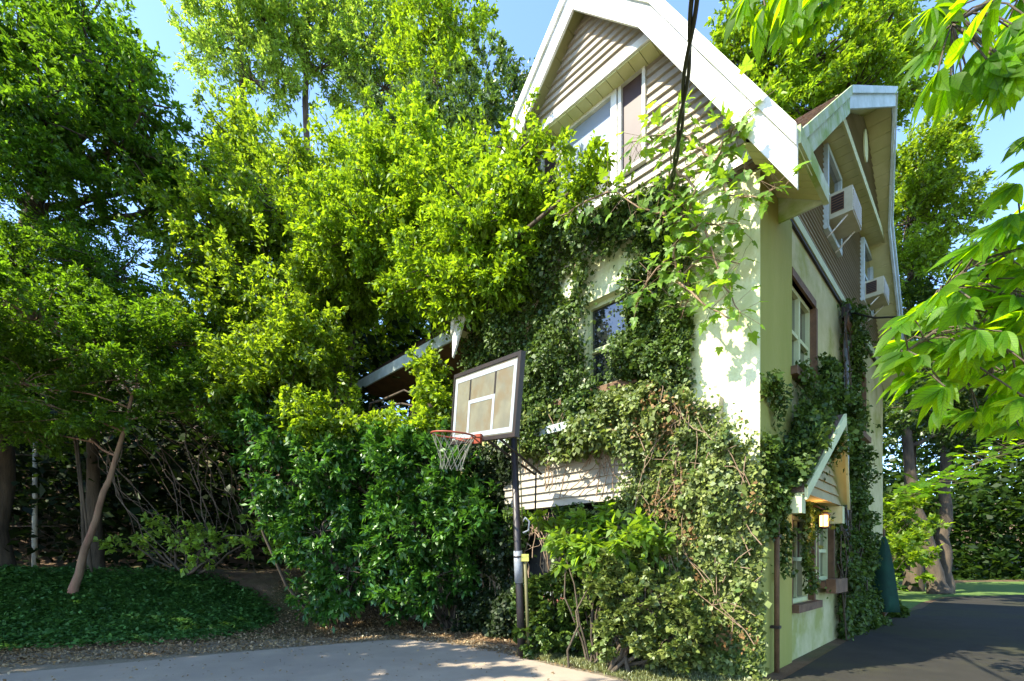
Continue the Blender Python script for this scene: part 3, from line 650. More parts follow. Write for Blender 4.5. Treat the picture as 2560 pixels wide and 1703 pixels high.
# crank rod beside the pole
ro = Vector((.085, -.05, 0))
MB().tube([hp(base + ro + Vector((.0, 0, .06))), hp(base.lerp(top, .45) + ro)], .022, 6).build('crank_rod', M['olive'], hoop)
q = base.lerp(top, .455) + ro; MB().box(tuple(hp(q - Vector((.045, .03, .035)))), tuple(hp(q + Vector((.045, .03, .055))))).build('height_label', M['yellow'], hoop)
MB().tube([hp(base.lerp(top, .60) + ro * .8), hp(base.lerp(top, 1.0) + ro * .8)], .008, 5).build('lift_rod', M['olive'], hoop)
MB().tube([hp(base.lerp(top, .57) + Vector(c_)) for c_ in ((.07, -.05, .0), (.14, -.06, .03), (.15, -.06, .14), (.10, -.05, .19), (.07, -.04, .14))], .012, 6).build('crank_handle', M['grey'], hoop)
# backboard frame of reference: x along the board (left->right seen from camera), y up, n outwards (toward court)
BR = W(1297, 985, 5.12); BL = W(1132, 1026, 6.32)
bxv = (BR - BL); bw = bxv.length; bxv.normalize(); bn = bxv.cross(Vector((0, 0, 1))).normalized(); byv = bn.cross(bxv).normalized() * -1
if byv.z < 0: byv = -byv
if bn.y > 0: bn = -bn
bc = (BR + BL) / 2; bh = .90
def bp(a, h, d=0): return hp(bc + bxv * a + byv * h + bn * d)
def bbar(a0, a1, h0, h1, d0, d1, name, m): MB().prism([bp(a0, h0, d0), bp(a1, h0, d0), bp(a1, h1, d0), bp(a0, h1, d0)], bn * (d1 - d0)).build(name, m, hoop)
W2 = bw / 2; H2 = bh / 2
bbar(-W2 + .03, W2 - .03, -H2 + .03, H2 - .03, -.012, .0, 'backboard', M['acrylic'])
for a0, a1, h0, h1 in ((-W2, W2, H2 - .045, H2), (-W2, W2, -H2, -H2 + .045), (-W2, -W2 + .03, -H2 + .045, H2 - .045), (W2 - .05, W2, -H2 + .045, H2 - .045)):
    bbar(a0, a1, h0, h1, -.05, .012, 'frame_bar', M['black'])
ib = .055
def stripe(a0, a1, h0, h1, name='painted_line', m='bline', d=.004): bbar(a0, a1, h0, h1, .001, d, name, M[m])
X0, X1, Y0, Y1 = -W2 + .05, W2 - .07, -H2 + .06, H2 - .07
stripe(X0, X1, Y1 - ib, Y1); stripe(X0, X1, Y0, Y0 + ib); stripe(X0, X0 + ib, Y0 + ib, Y1 - ib); stripe(X1 - ib, X1, Y0 + ib, Y1 - ib)
tx0, tx1, ty1 = -.33, .27, .07; lw = .045
stripe(tx0, tx0 + lw, Y0 + ib, ty1); stripe(tx1 - lw, tx1, Y0 + ib, ty1); stripe(tx0 + lw, tx1 - lw, ty1 - lw, ty1)
for aa in (tx0, tx1 - .03): bbar(aa, aa + .035, ty1, Y1 - ib, -.04, -.014, 'rear_strut', M['black']); bbar(aa, aa + .035, ty1 + .002, Y1 - ib - .002, .0005, .002, 'strut_strip', M['black'])  # thin black strip on the board face in line with each rear strut
bbar(-.07, .07, -H2 - .03, -H2 + .08, .013, .04, 'rim_plate', M['red'])
rc = bc + bn * .36 + byv * (-H2 + .02) ; rr_ = .255
ring = [hp(rc + bxv * math.cos(t) * rr_ + bn * math.sin(t) * rr_) for t in [i * 2 * math.pi / 40 for i in range(41)]]
MB().tube(ring, .011, 8, caps=False).build('rim', M['red'], hoop)
b = MB(); b.tube([bp(-.09, -H2 + .03, .03), hp(rc + bxv * -.13 - bn * .21)], .01, 6); b.tube([bp(.09, -H2 + .03, .03), hp(rc + bxv * .13 - bn * .21)], .01, 6)
b.tube([bp(-.06, -H2 - .03, .03), hp(rc - byv * .01 + bxv * -.2 - bn * .13)], .008, 6); b.tube([bp(.06, -H2 - .03, .03), hp(rc - byv * .01 + bxv * .2 - bn * .13)], .008, 6); b.build('rim_brace', M['red'], hoop)
nb_ = MB(); K = 12
lev = [(0, .245), (.11, .20), (.21, .165), (.31, .135), (.40, .125)]
for i in range(K):
    for s in (-1, 1):
        pts = []
        for j, (dzz, r) in enumerate(lev):
            aa = (i + s * .5 * j) * 2 * math.pi / K; pts.append(hp(rc + bxv * math.cos(aa) * r + bn * math.sin(aa) * r - byv * dzz + Vector((R.gauss(0, .006), R.gauss(0, .006), 0))))
        nb_.tube(pts, .0032, 4, caps=False)
nb_.build('net', M['net'], hoop)
# lift arms from the board back past the pole to a counter bar
pole_at = base.lerp(top, .86)
for s in (-.14, .14):
    e1 = pole_at + (pole_at - (bc + bxv * s)).normalized() * .0
    MB().tube([bp(s + .15, -H2 + .05, -.05), hp(W(1345, 1186, 6.35) + bxv * s * .5)], .016, 6).build('lift_arm', M['iron'], hoop)
    MB().tube([bp(s + .15, H2 - .3, -.05), hp(base.lerp(top, 1.02) + bxv * s * .4)], .014, 6).build('lift_arm', M['iron'], hoop)
MB().tube([hp(W(1340, 1180, 6.35)), hp(W(1338, 1290, 6.35))], .012, 6).build('lift_bar', M['iron'], hoop)

# ------------------------------------------------------------------ ivy
def inpoly(q, P):
    P = np.array(P, float); ins = np.zeros(len(q), bool); j = len(P) - 1
    for i in range(len(P)):
        c = ((P[i, 1] > q[:, 1]) != (P[j, 1] > q[:, 1])) & (q[:, 0] < (P[j, 0] - P[i, 0]) * (q[:, 1] - P[i, 1]) / (P[j, 1] - P[i, 1] + 1e-12) + P[i, 0]); ins ^= c; j = i
    return ins
def fbm(a, b, sc, seed):
    g = np.random.default_rng(seed); r = np.zeros(len(a))
    for k in range(12):
        th = g.random() * 6.28; f = sc * (1.5 ** (k % 5)); r += np.sin((a * np.cos(th) + b * np.sin(th)) * f + g.random() * 6.28) / (1.5 ** (k % 5))
    return r / 4
def ivy(ax, polys, n, o, th, lf, m, parent, label=None, thr=-.62, seed=1, holes=(), name='foliage', jig=.11, drop=.5):
    """polys: photo outlines projected onto the wall plane -> local wall coordinates"""
    conv = [[(front if ax == 'y' else side)(x, y, o) for x, y in p] for p in polys]
    al = np.array([q for p in conv for q in p]); lo, hi = al.min(0), al.max(0)
    q = lo + (hi - lo) * G.random((n * 6, 2)); qj = q + G.normal(size=q.shape) * jig
    ins = np.zeros(len(q), bool)
    for p in conv: ins |= inpoly(qj, p)
    for p in holes: ins &= ~inpoly(qj, [(front if ax == 'y' else side)(x, y, o) for x, y in p])
    nz = fbm(q[:, 0], q[:, 1], 5, seed); ins &= nz + G.normal(size=len(q)) * .12 > thr; ins &= q[:, 1] > .02
    q = q[ins][:n]; nz = nz[ins][:n]; k = len(q)
    n2 = fbm(q[:, 0], q[:, 1], 11, seed + 50); d = o + th * (.15 + 1.0 * np.clip(.45 + nz + .5 * n2, 0, 1.8)) * G.random(k) ** .6 + .02
    if ax == 'y': P = np.column_stack([-d, q[:, 0], q[:, 1]]); out = np.array((-1., 0, 0))
    else: P = np.column_stack([q[:, 0], -d, q[:, 1]]); out = np.array((0, -1., 0))
    D = G.normal(size=(k, 3)) * .55 + np.array((0, 0, -drop)) + out * .25; N = out + np.array((0, 0, .55)) + G.normal(size=(k, 3)) * .45
    leaves(name, P, D, N, lf[0], lf[1], m, parent, 'stuff', .5)
    ns = max(8, n // 420); i = G.integers(0, k, ns); T = np.arange(9) / 8.; a0 = G.normal(size=ns) * .8; ln = .15 + .35 * G.random(ns)   # loose shoots
    Q = []
    for j in range(ns):
        for t in T:
            p = P[i[j]] + out * (ln[j] * .45 * t) + np.array((0, 0, ln[j] * (.35 * t - .75 * t * t)))
            p[1 if ax == 'y' else 0] += math.sin(a0[j]) * ln[j] * t; Q.append(p)
    Q = np.array(Q) + G.normal(size=(len(Q), 3)) * .018; kk = len(Q)
    leaves('shoots', Q, G.normal(size=(kk, 3)) * .7 + np.array((0, 0, -.4)), np.array((0, 0, .8)) + out * .6 + G.normal(size=(kk, 3)) * .5, lf[0] * 1.25, lf[1] * 1.25, m, parent, 'stuff', .5)
def stems(ax, polys, n, o, parent, r=.008, m='vine', seglen=1.4, bias=(0, 1)):
    conv = [[(front if ax == 'y' else side)(x, y, o) for x, y in p] for p in polys]; mb = MB()
    for i in range(n):
        p = conv[i % len(conv)]; a = R.uniform(min(v[0] for v in p), max(v[0] for v in p)); z = R.uniform(min(v[1] for v in p), max(v[1] for v in p))
        if not inpoly(np.array([(a, z)]), p)[0]: continue
        pts = []; th = math.pi / 2 + R.gauss(0, .5)
        for k in range(9):
            if not inpoly(np.array([(a, z)]), p)[0]: break
            pts.append((-o - .03 - R.random() * .02, a, z) if ax == 'y' else (a, -o - .03 - R.random() * .02, z)); a += math.cos(th) * seglen / 9; z += math.sin(th) * seglen / 9; th += R.gauss(0, .3)
        if len(pts) > 2: mb.tube(pts, [r * (1 - .07 * k) for k in range(len(pts))], 4, caps=False)
    if len(mb.v) > 120: mb.build('stem', M[m], parent, 'stuff')
def hthing(name, label, cat, group=None):
    e = empty(name, (0, 0, 0), label, cat, group); e.matrix_world = HM; return e
iv1 = hthing('ivy', 'dense sunlit small-leaved ivy covering the lower right of the front wall', 'ivy')
pA = [(1480, 1060), (1560, 985), (1640, 950), (1700, 990), (1760, 1040), (1830, 1090), (1880, 1140), (1905, 1240), (1912, 1330), (1915, 1400), (1916, 1480), (1905, 1560), (1908, 1690), (1470, 1640), (1460, 1480), (1500, 1300), (1580, 1260), (1600, 1150), (1540, 1110)]
hA = [[(1500, 1262), (1500, 1140), (1580, 1110), (1610, 1160), (1590, 1250)], [(1785, 1205), (1830, 1200), (1828, 1245), (1780, 1245)]]
ivy('y', [pA], 50000, .10, .24, (.048, .040), L['ivy'], iv1, seed=3, holes=hA); stems('y', [pA], 60, .12, iv1)
stems('y', [pA], 70, .27, iv1, .006)
ivy('y', [pA], 1700, .12, .22, (.042, .03), L['dead'], iv1, seed=93, thr=.25, holes=hA)
iv2 = hthing('ivy', 'dark ivy mass covering the front wall left of the stucco window', 'ivy')
pB = [(1180, 640), (1500, 560), (1690, 500), (1740, 520), (1700, 560), (1560, 610), (1490, 660), (1465, 720), (1470, 980), (1500, 1050), (1480, 1120), (1290, 1130), (1180, 1000)]
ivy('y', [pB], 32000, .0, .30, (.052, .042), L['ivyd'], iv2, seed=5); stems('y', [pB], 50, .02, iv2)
iv3 = hthing('ivy', 'ivy climbing over the right half of the stucco window', 'ivy')
pC = [(1600, 700), (1690, 600), (1735, 700), (1738, 950), (1700, 990), (1560, 1000), (1480, 1060), (1420, 1040), (1500, 980), (1570, 930), (1565, 780)]
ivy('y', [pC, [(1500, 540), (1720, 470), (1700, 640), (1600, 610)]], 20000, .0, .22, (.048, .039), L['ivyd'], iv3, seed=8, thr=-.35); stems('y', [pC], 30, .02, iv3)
iv9 = hthing('ivy', 'vine curtain with near-black leaf colour standing for shade, low on the front wall behind the hoop pole', 'ivy')
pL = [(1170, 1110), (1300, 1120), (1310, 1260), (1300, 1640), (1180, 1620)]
ivy('y', [pL], 12000, .0, .3, (.06, .048), L['deep'], iv9, seed=41); stems('y', [pL, [(1300, 1275), (1480, 1262), (1480, 1450), (1300, 1500)]], 120, .02, iv9, .009)  # near-black leaves put the canopy's shade into this curtain
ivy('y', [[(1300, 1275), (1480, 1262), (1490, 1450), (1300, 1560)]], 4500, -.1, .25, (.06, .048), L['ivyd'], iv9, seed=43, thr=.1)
def hood_ivy():
    k = 5200; t = G.random(k) ** .8; o = G.random(k) * .40; P = np.column_stack([.20 + (1.42 - .20) * t, -o, 1.99 + (2.97 - 1.99) * t + .03 + np.abs(G.normal(size=k)) * .07])
    D = G.normal(size=(k, 3)) * .6 + np.array((-.4, -.2, -.5)); N = np.array((-.6, -.2, .8)) + G.normal(size=(k, 3)) * .45
    leaves('foliage', P, D, N, .052, .044, L['ivyd'], iv5, 'stuff')
ivx = hthing('ivy', 'thin sunlit ivy sprigs spreading along the ledge below the stucco window', 'ivy')
ivy('y', [[(1290, 1130), (1300, 1050), (1480, 1020), (1600, 950), (1700, 960), (1640, 1120), (1560, 1120), (1450, 1130)]], 8000, .05, .28, (.07, .045), L['ivy'], ivx, seed=12, thr=-.1)
stems('y', [[(1300, 1250), (1300, 1050), (1600, 1000), (1600, 1250)]], 40, .14, ivx)
iv4 = hthing('ivy', 'thick dark curtain of vines hanging on the side wall beyond the porch hood', 'ivy')
pD = [(2094, 775), (2120, 765), (2140, 850), (2125, 960), (2112, 1010), (2128, 1090), (2142, 1200), (2150, 1350), (2165, 1440), (2170, 1590), (2100, 1620), (2086, 1600), (2084, 1300), (2105, 1250), (2100, 1000)]
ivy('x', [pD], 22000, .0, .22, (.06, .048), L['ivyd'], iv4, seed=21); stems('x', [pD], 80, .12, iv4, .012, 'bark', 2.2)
iv5 = hthing('ivy', 'dark ivy mound growing on top of the porch hood', 'ivy')
pE = [(1950, 1190), (1945, 1140), (1975, 1110), (1985, 1040), (2030, 1000), (2075, 1010), (2098, 1035), (2040, 1075), (2000, 1150), (1990, 1190)]
ivy('x', [pE], 12000, .08, .36, (.05, .042), L['ivyd'], iv5, seed=23); stems('x', [pE], 14, .2, iv5)
hood_ivy()
iv6 = hthing('ivy', 'narrow ivy strip running down the outer house corner', 'ivy')
ivy('x', [[(1890, 930), (1925, 960), (1925, 1180), (1945, 1230), (1950, 1420), (1925, 1440), (1910, 1300), (1892, 1200)]], 4200, .03, .14, (.05, .042), L['ivyd'], iv6, seed=25, thr=-.15)
iv7 = hthing('ivy', 'ivy strand hanging beside the lower side window', 'ivy')
ivy('x', [[(2000, 1180), (2022, 1200), (2020, 1300), (2012, 1400), (2012, 1480), (1998, 1480), (1998, 1300)], [(2010, 1235), (2050, 1262), (2040, 1320), (2012, 1290)]], 2600, .05, .12, (.048, .04), L['ivyd'], iv7, seed=27)
iv8 = hthing('ivy', 'small ivy tuft at the sill of the upper stucco side window', 'ivy')
ivy('x', [[(2030, 905), (2072, 915), (2062, 960), (2060, 1010), (2030, 1010), (2040, 960)], [(1976, 930), (1998, 940), (1995, 1000), (1976, 990)]], 1500, .0, .16, (.055, .045), L['ivyd'], iv8, seed=29, thr=-.1)

# leafy grape-like vine hanging round the power cable, leaves as pieces
def lobed(name, m):
    pr = [(0, 0), (.28, -.10), (.50, .12), (.36, .26), (.52, .52), (.26, .50), (.20, .66), (0, 1), (-.20, .66), (-.26, .50), (-.52, .52), (-.36, .26), (-.50, .12), (-.28, -.10)]
    me = bpy.data.meshes.new(name); v = [(0, .35, .0)] + [(x, y, -.28 * x * x - .12 * (y - .3) ** 2 + .05) for x, y in pr]
    me.from_pydata(v, [], [(0, i + 1, (i + 1) % 14 + 1) for i in range(14)]); me.materials.append(m); return me
def basis(d, n):
    d = d.normalized(); x = d.cross(n)
    x = x.normalized() if x.length > 1e-5 else d.orthogonal().normalized()
    z = x.cross(d); return Matrix((x, d, z)).transposed()
def put_leaf(me, parent, pos, d, nrm, s, name='leaf'):
    o = bpy.data.objects.new(name, me); COL.objects.link(o); o.parent = parent; o.location = pos
    o.rotation_mode = 'QUATERNION'; o.rotation_quaternion = basis(d, nrm).to_quaternion(); o.scale = (s, s, s); return o
VP = None
lm = [lobed('lobed_leaf', L['vinel']) for _ in range(3)]
VO = hpoint(-.1, .95, 5.5)
vpaths = [
 [(1680, 640, 5.3), (1690, 560, 5.25), (1672, 500, 5.2), (1676, 400, 5.1), (1690, 320, 5.0), (1700, 250, 4.9)],
 [(1690, 330, 5.0), (1730, 350, 4.9), (1775, 400, 4.85), (1800, 430, 4.8), (1825, 490, 4.7), (1890, 495, 4.55), (1960, 470, 4.4)],
 [(1775, 420, 4.9), (1820, 340, 4.8), (1850, 310, 4.7), (1880, 270, 4.6)],
 [(1680, 330, 5.1), (1630, 340, 5.25), (1580, 355, 5.4)],
 [(1672, 540, 5.25), (1600, 520, 5.4), (1540, 480, 5.6)],
 [(1690, 600, 5.3), (1760, 560, 5.0), (1840, 560, 4.8)],
 [(1690, 700, 5.4), (1760, 640, 5.1), (1850, 660, 4.9)],
 [(1690, 420, 5.0), (1740, 470, 4.9), (1720, 530, 5.0), (1700, 600, 5.2)],
 [(1690, 700, 5.3), (1760, 760, 5.0), (1830, 800, 4.85)], [(1760, 560, 4.9), (1800, 700, 4.9), (1850, 780, 4.8)], [(1670, 640, 5.4), (1620, 700, 5.6), (1590, 760, 5.7)], [(1680, 640, 5.3), (1720, 740, 5.4), (1700, 800, 5.5)],
 [(1540, 480, 5.6), (1470, 500, 5.9), (1400, 540, 6.2)]]
def climb(label, paths, cap, per):
    vn = empty('climbing_vine', VO, label, 'vine'); vm = MB(); nl = 0; cand = []
    for vp in paths:
        pts = [W(*p) - VO for p in vp]; fine = []
        for a, b in zip(pts[:-1], pts[1:]):
            for k in range(4): fine.append(a.lerp(b, k / 4) + Vector((R.gauss(0, 1), 0, R.gauss(0, 1))) * .012)
        fine.append(pts[-1]); q = len(fine); vm.tube(fine, [.014 * (1 - .7 * i / q) for i in range(q)], 5, caps=False)
        cand += [fine[i] for i in range(1, q) for k in range(per)]
    R.shuffle(cand)
    for f in cand[:cap]:
        s = R.uniform(.075, .145); out = Vector((R.gauss(0, 1), R.gauss(-.2, .6), R.gauss(-.1, 1))).normalized(); ps_ = f + out * R.uniform(.03, .30)
        vm.tube([f, ps_], .0022, 3, caps=False)
        put_leaf(lm[nl % 3], vn, ps_, Vector((out.x, out.y, out.z - .5)), Vector((R.gauss(-.5, .4), -.5, R.uniform(.3, 1.1))), s); nl += 1
    vm.build('stems', M['vine'], vn, 'stuff')
climb('light green broad-leaved vine spreading over the gable siding from the cable', vpaths[:5], 295, 8)
climb('broad-leaved vine trailing down over the ivy and the white stucco corner', vpaths[5:], 280, 9)

# ------------------------------------------------------------------ near branches of the tree overhead on the right
def leaflet(m, wd=.36):
    n_ = 7; v = []; f = []
    for i in range(n_ + 1):
        t = i / n_; h = wd * .5 * (math.sin(math.pi * min(1, t * 1.08)) ** .75 if 0 < t < .93 else 0) * (1 - .25 * (t - .5)); zc = -.22 * t * t
        v += [(-h, t, zc + .25 * h), (0, t, zc), (h, t, zc + .25 * h)]
    for i in range(n_):
        a = i * 3; f += [(a, a+1, a+4, a+3), (a+1, a+2, a+5, a+4)]
    me = bpy.data.meshes.new('leaf'); me.from_pydata(v, [], f); me.materials.append(m); me.shade_smooth(); return me
lf1, lf2, lf3 = leaflet(L['near'], .30), leaflet(L['near'], .38), leaflet(L['near'], .34)
def near_branch(label, path, nodes, size, count=(6, 7), hang=.5, spreadz=.35):
    o0 = W(*path[0]); e = empty('leafy_branch', o0, label, 'branch', 'near branches overhanging on the right'); tw = MB(); P = [W(*p) - o0 for p in path]
    fine = [P[i].lerp(P[i+1], k / 5) for i in range(len(P) - 1) for k in range(5)] + [P[-1]]
    tw.tube(fine, [.014 * (1 - .75 * i / len(fine)) + .002 for i in range(len(fine))], 6)
    for (px, py, Z, ang) in nodes:
        c = W(px, py, Z) - o0; j = min(range(len(fine)), key=lambda i: (fine[i] - c).length); tw.tube([fine[j], fine[j].lerp(c, .5) + Vector((0, 0, .02)), c], .0035, 4, caps=False)
        k = R.randint(*count); base_d = Vector((math.cos(ang), R.uniform(-.5, .5), math.sin(ang)))
        nn = Vector((-.55 + R.gauss(0, .3), -.25 + R.gauss(0, .3), .75))
        sd = base_d.cross(nn).normalized()
        for i in range(k):
            t = (i - (k - 1) / 2) / ((k - 1) / 2); d = (base_d.normalized() * math.cos(t * 1.15) + sd * math.sin(t * 1.15) + Vector((0, 0, -hang * abs(R.gauss(.5, .3)))))
            s = size * (1 - .28 * abs(t)) * R.uniform(.8, 1.15)
            put_leaf(R.choice((lf1, lf2, lf3)), e, c, d, nn + Vector((R.gauss(0, .3), R.gauss(0, .3), R.gauss(0, .3))), s)
    tw.build('twig', M['bark'], e); return e
def scat(n, x0, x1, y0, y1, Z, a0, a1, seed, slope=0.):
    r = random.Random(seed); out = []
    for i in range(n):
        x = r.uniform(x0, x1); y = r.uniform(y0, y1) + slope * (x - x0); out.append((x, y, Z + r.uniform(-.25, .25), r.uniform(a0, a1)))
    return out
near_branch('leafy branch tip of long leaves hanging into the top centre-right above the roof', [(2300, -160, 2.3), (2050, -60, 2.3), (1800, 0, 2.3)],
    scat(17, 1790, 2100, -45, 30, 2.3, math.pi * 1.1, math.pi * 1.5, 3) , .19)
near_branch('branch of dark and bright long leaves in the top right corner', [(2760, -60, 2.0), (2500, -10, 2.0), (2380, 60, 2.0)],
    scat(30, 2330, 2590, -30, 200, 2.0, math.pi * 1.05, math.pi * 1.55, 5) + [(2450, 120, 1.9, 4.2), (2530, 60, 1.9, 4.5), (2330, 20, 2.1, 3.6), (2370, 90, 2.1, 3.9)], .18)
nodes = [n_ for n_ in scat(200, 2230, 2600, 440, 1040, 2.2, math.pi * 1.0, math.pi * 1.32, 8) if n_[1] > 500 + (2560 - n_[0]) * 1.0 and n_[1] < 990 + (n_[0] - 2440) * .25]
near_branch('large bright branch of long leaves reaching in from the middle right', [(2800, 560, 2.2), (2560, 700, 2.2), (2350, 820, 2.2), (2250, 890, 2.2)], [n_ for n_ in nodes if n_[1] > 760][:46], .165)
near_branch('upper bright branch of long leaves against the sky at the right edge', [(2800, 380, 2.3), (2600, 520, 2.3), (2480, 620, 2.3), (2360, 720, 2.3)], [n_ for n_ in nodes if n_[1] <= 760][:40] + [(2540, 460, 2.2, 3.5), (2500, 560, 2.2, 3.5)], .165)
near_branch('lowest bright branch of long leaves drooping over the driveway view', [(2820, 900, 2.7), (2600, 930, 2.7), (2420, 960, 2.7)], [(x, y + 60, Z + .5, a) for (x, y, Z, a) in nodes[::-1] if y > 700 and x > 2330][:44], .17)
near_branch('small bright sprig high on the right edge', [(2700, 260, 2.1), (2600, 330, 2.1), (2570, 360, 2.1)], [(2575, 340, 2.1, 3.6), (2580, 400, 2.1, 3.4)], .12)
# finer spray below
e = empty('leafy_branch', W(2640, 1130, 4.6), 'fine pale green maple spray below the large bright branch', 'branch', 'near branches overhanging on the right'); o0 = Vector(e.location)
sp = MB(); lm2 = [lobed('lobed_leaf', L['near']) for _ in range(2)]
main = [W(2640, 1080, 4.6) - o0, W(2500, 1130, 4.6) - o0, W(2380, 1190, 4.6) - o0, W(2285, 1235, 4.6) - o0]
fine = [main[i].lerp(main[i+1], k / 6) for i in range(3) for k in range(6)] + [main[-1]]; sp.tube(fine, [.012 * (1 - .8 * i / 19) for i in range(19)], 5)
cnt = 0
for i in range(1, 19):
    for k in range(12):
        off = Vector((R.gauss(0, .09), R.gauss(0, .3), R.gauss(.0, .085))) * (1.25 - .045 * i); ps_ = fine[i] + off
        if k % 3 == 0: sp.tube([fine[i], ps_], .002, 3, caps=False)
        put_leaf(lm2[cnt % 2], e, ps_, Vector((-1, R.gauss(0, .6), -.25 + R.gauss(0, .35))), Vector((R.gauss(0, .3), -.35, 1)), R.uniform(.06, .10)); cnt += 1
sp.build('twig', M['bark'], e)

# ------------------------------------------------------------------ shrubs near the house
def shrub(name, label, base, ells, nb, n, Lb, lf, m, flat=.8, cat='shrub', droop=0., stemr=.03, group=None, inner=.5, tw=16):
    root = empty(name, base, label, cat, group); inv = Vector(base); B = boughs(ells, nb, Lb, .25, inner); mb = MB()
    for c, r in ells:
        for k in range(3): limb(mb, (R.gauss(0, .12), R.gauss(0, .12), -.02), Vector(c) - inv + Vector((R.gauss(0, .3) * r[0], 0, 0)), stemr, stemr * .3, bow=.15)
    for b in B[::3]: limb(mb, Vector(b[6:9]) - inv, Vector(b[:3]) - inv, stemr * .3, .004, 4, .1, 4)
    mb.build('stems', M['bark'], root); P, D, N = spray(B, n, Lb, flat, tw, droop); P = P - np.array(inv); P[:, 2] = np.maximum(P[:, 2], .01)
    leaves('foliage', P, D, N, lf[0], lf[1], m, root, 'stuff'); return root
shrub('ivy_bush', 'rounded bush of small pale leaves at the foot of the ivy wall', (1.15, 5.35, 0), [ell(1620, 1520, 5.2, 120, 120, .5), ell(1540, 1460, 5.4, 90, 90, .4), ell(1690, 1590, 5.0, 90, 80, .4), ell(1560, 1590, 5.25, 90, 60, .35)], 230, 17000, .16, (.055, .042), L['ivy'], 1., tw=10)
shrub('ivy_bush', 'dark shaded low ivy mound beside the hoop pole', (.9, 6.4, 0), [ell(1390, 1530, 6.4, 90, 110, .4), ell(1360, 1590, 6.2, 70, 50, .4), ell(1460, 1560, 6.1, 60, 80, .4)], 160, 13000, .2, (.06, .05), L['ivyd'], 1., tw=10)
shrub('broadleaf_plant', 'young broad-leaved plant with bright leaves above the pale bush', (1.0, 5.7, 0), [ell(1580, 1350, 5.5, 110, 50, .35), ell(1440, 1370, 5.9, 60, 40, .3), ell(1520, 1400, 5.6, 120, 50, .3), ell(1500, 1310, 6.0, 90, 28, .3)], 90, 2600, .28, (.12, .055), L['vine'], .5, 'plant', .3, .015, tw=8)
shrub('broadleaf_plant', 'small sprig of green leaves just right of the hoop pole', (.75, 6.7, 0), [ell(1365, 1290, 6.6, 40, 18, .2), ell(1410, 1345, 6.3, 45, 12, .2)], 16, 300, .22, (.13, .055), L['mid'], .5, 'plant', .3, .012, tw=5)
Zr = 8.3
shrub('rhododendron_shrub', 'large glossy green shrub left of the hoop pole', (-1.0, 8.6, 0), [ell(1080, 1180, 8.2, 140, 90, .9), ell(1180, 1290, 7.9, 110, 95, .8), ell(1040, 1330, 8.1, 120, 110, .8), ell(1090, 1440, 8.0, 90, 70, .7), ell(960, 1150, 8.6, 130, 70, .9), ell(1010, 1500, 8.0, 60, 45, .5)], 300, 30000, .42, (.108, .044), L['shrub'], .9)
shrub('rhododendron_shrub', 'dark drooping shrub with a leafy skirt above the leaf litter', (-3.2, 8.9, 0), [ell(800, 1330, 8.3, 110, 120, .8), ell(760, 1200, 8.6, 130, 110, .9), ell(870, 1430, 8.2, 90, 100, .7), ell(800, 1500, 8.2, 60, 50, .5), ell(920, 1240, 8.6, 90, 110, .8), ell(690, 1090, 8.8, 110, 80, .8)], 300, 30000, .40, (.104, .040), L['shrub'], .9, droop=.3)
shrub('pale_shrub', 'sparse pale-leaved shrub under the tangle of bare branches', gp(470, 1440), [ell(500, 1370, 9.3, 70, 45, .5), ell(440, 1330, 9.6, 70, 40, .5), ell(330, 1360, 9.8, 60, 30, .4), ell(640, 1340, 9.3, 60, 60, .5)], 60, 1700, .3, (.10, .06), L['airy'], .6, tw=6)

# ------------------------------------------------------------------ trees
tree('broadleaf_tree', 'bright yellow-green tree pressing against the left of the house front', 'tree', [(-1.9, 10.2, 0), (-1.8, 10.1, 3), (-1.5, 9.9, 6), (-1.2, 9.8, 8)], .16,
     [ell(1180, 560, 9.0, 180, 120, 1.5), ell(1330, 520, 7.0, 120, 110, .45), ell(1020, 480, 9.5, 160, 130, 1.5), ell(1150, 700, 8.3, 170, 110, 1.2), ell(930, 620, 9.4, 170, 110, 1.4), ell(1290, 400, 6.9, 60, 70, .35), ell(1260, 640, 7.4, 120, 90, .6), ell(1440, 470, 6.1, 70, 45, .25), ell(1170, 520, 7.3, 70, 80, .4), ell(1200, 640, 7.5, 90, 90, .5), ell(1150, 745, 7.7, 70, 50, .4), ell(1250, 700, 7.2, 80, 60, .4)],
     820, 140000, .72, (.080, .040), L['bright'], M['bark'], .9, .12, tw=22, inner=.15)
tree('broadleaf_tree', 'tall mid-green tree with a mottled crown left of centre', 'tree', [(-4.2, 11.5, .6), (-4.0, 11.3, 4), (-3.6, 11, 8)], .18,
     [ell(720, 560, 10.5, 190, 150, 1.8), ell(560, 640, 10.5, 150, 150, 1.6), ell(880, 470, 10.8, 150, 110, 1.5), ell(680, 780, 10, 170, 110, 1.5), ell(540, 840, 10, 140, 120, 1.4), ell(860, 700, 10.2, 120, 110, 1.4), ell(620, 400, 11, 120, 100, 1.2)],
     800, 125000, .85, (.084, .042), L['mid'], M['bark'], .9, .12, tw=22, inner=.15)
tree('broadleaf_tree', 'lower green tree filling in above the dark shrubs', 'tree', [(-3.6, 10.3, .3), (-3.5, 10.2, 2), (-3.3, 10, 4.4)], .10,
     [ell(760, 880, 9.2, 110, 110, 1.2), ell(640, 960, 9.2, 150, 90, 1.2), ell(1075, 960, 8.5, 40, 60, .4), ell(1120, 1020, 8.4, 50, 60, .5), ell(840, 1060, 8.9, 120, 60, 1.), ell(1010, 1080, 8.6, 80, 40, .6)],
     380, 52000, .6, (.085, .045), L['mid'], M['bark'], .8, .15, tw=20, inner=.2)
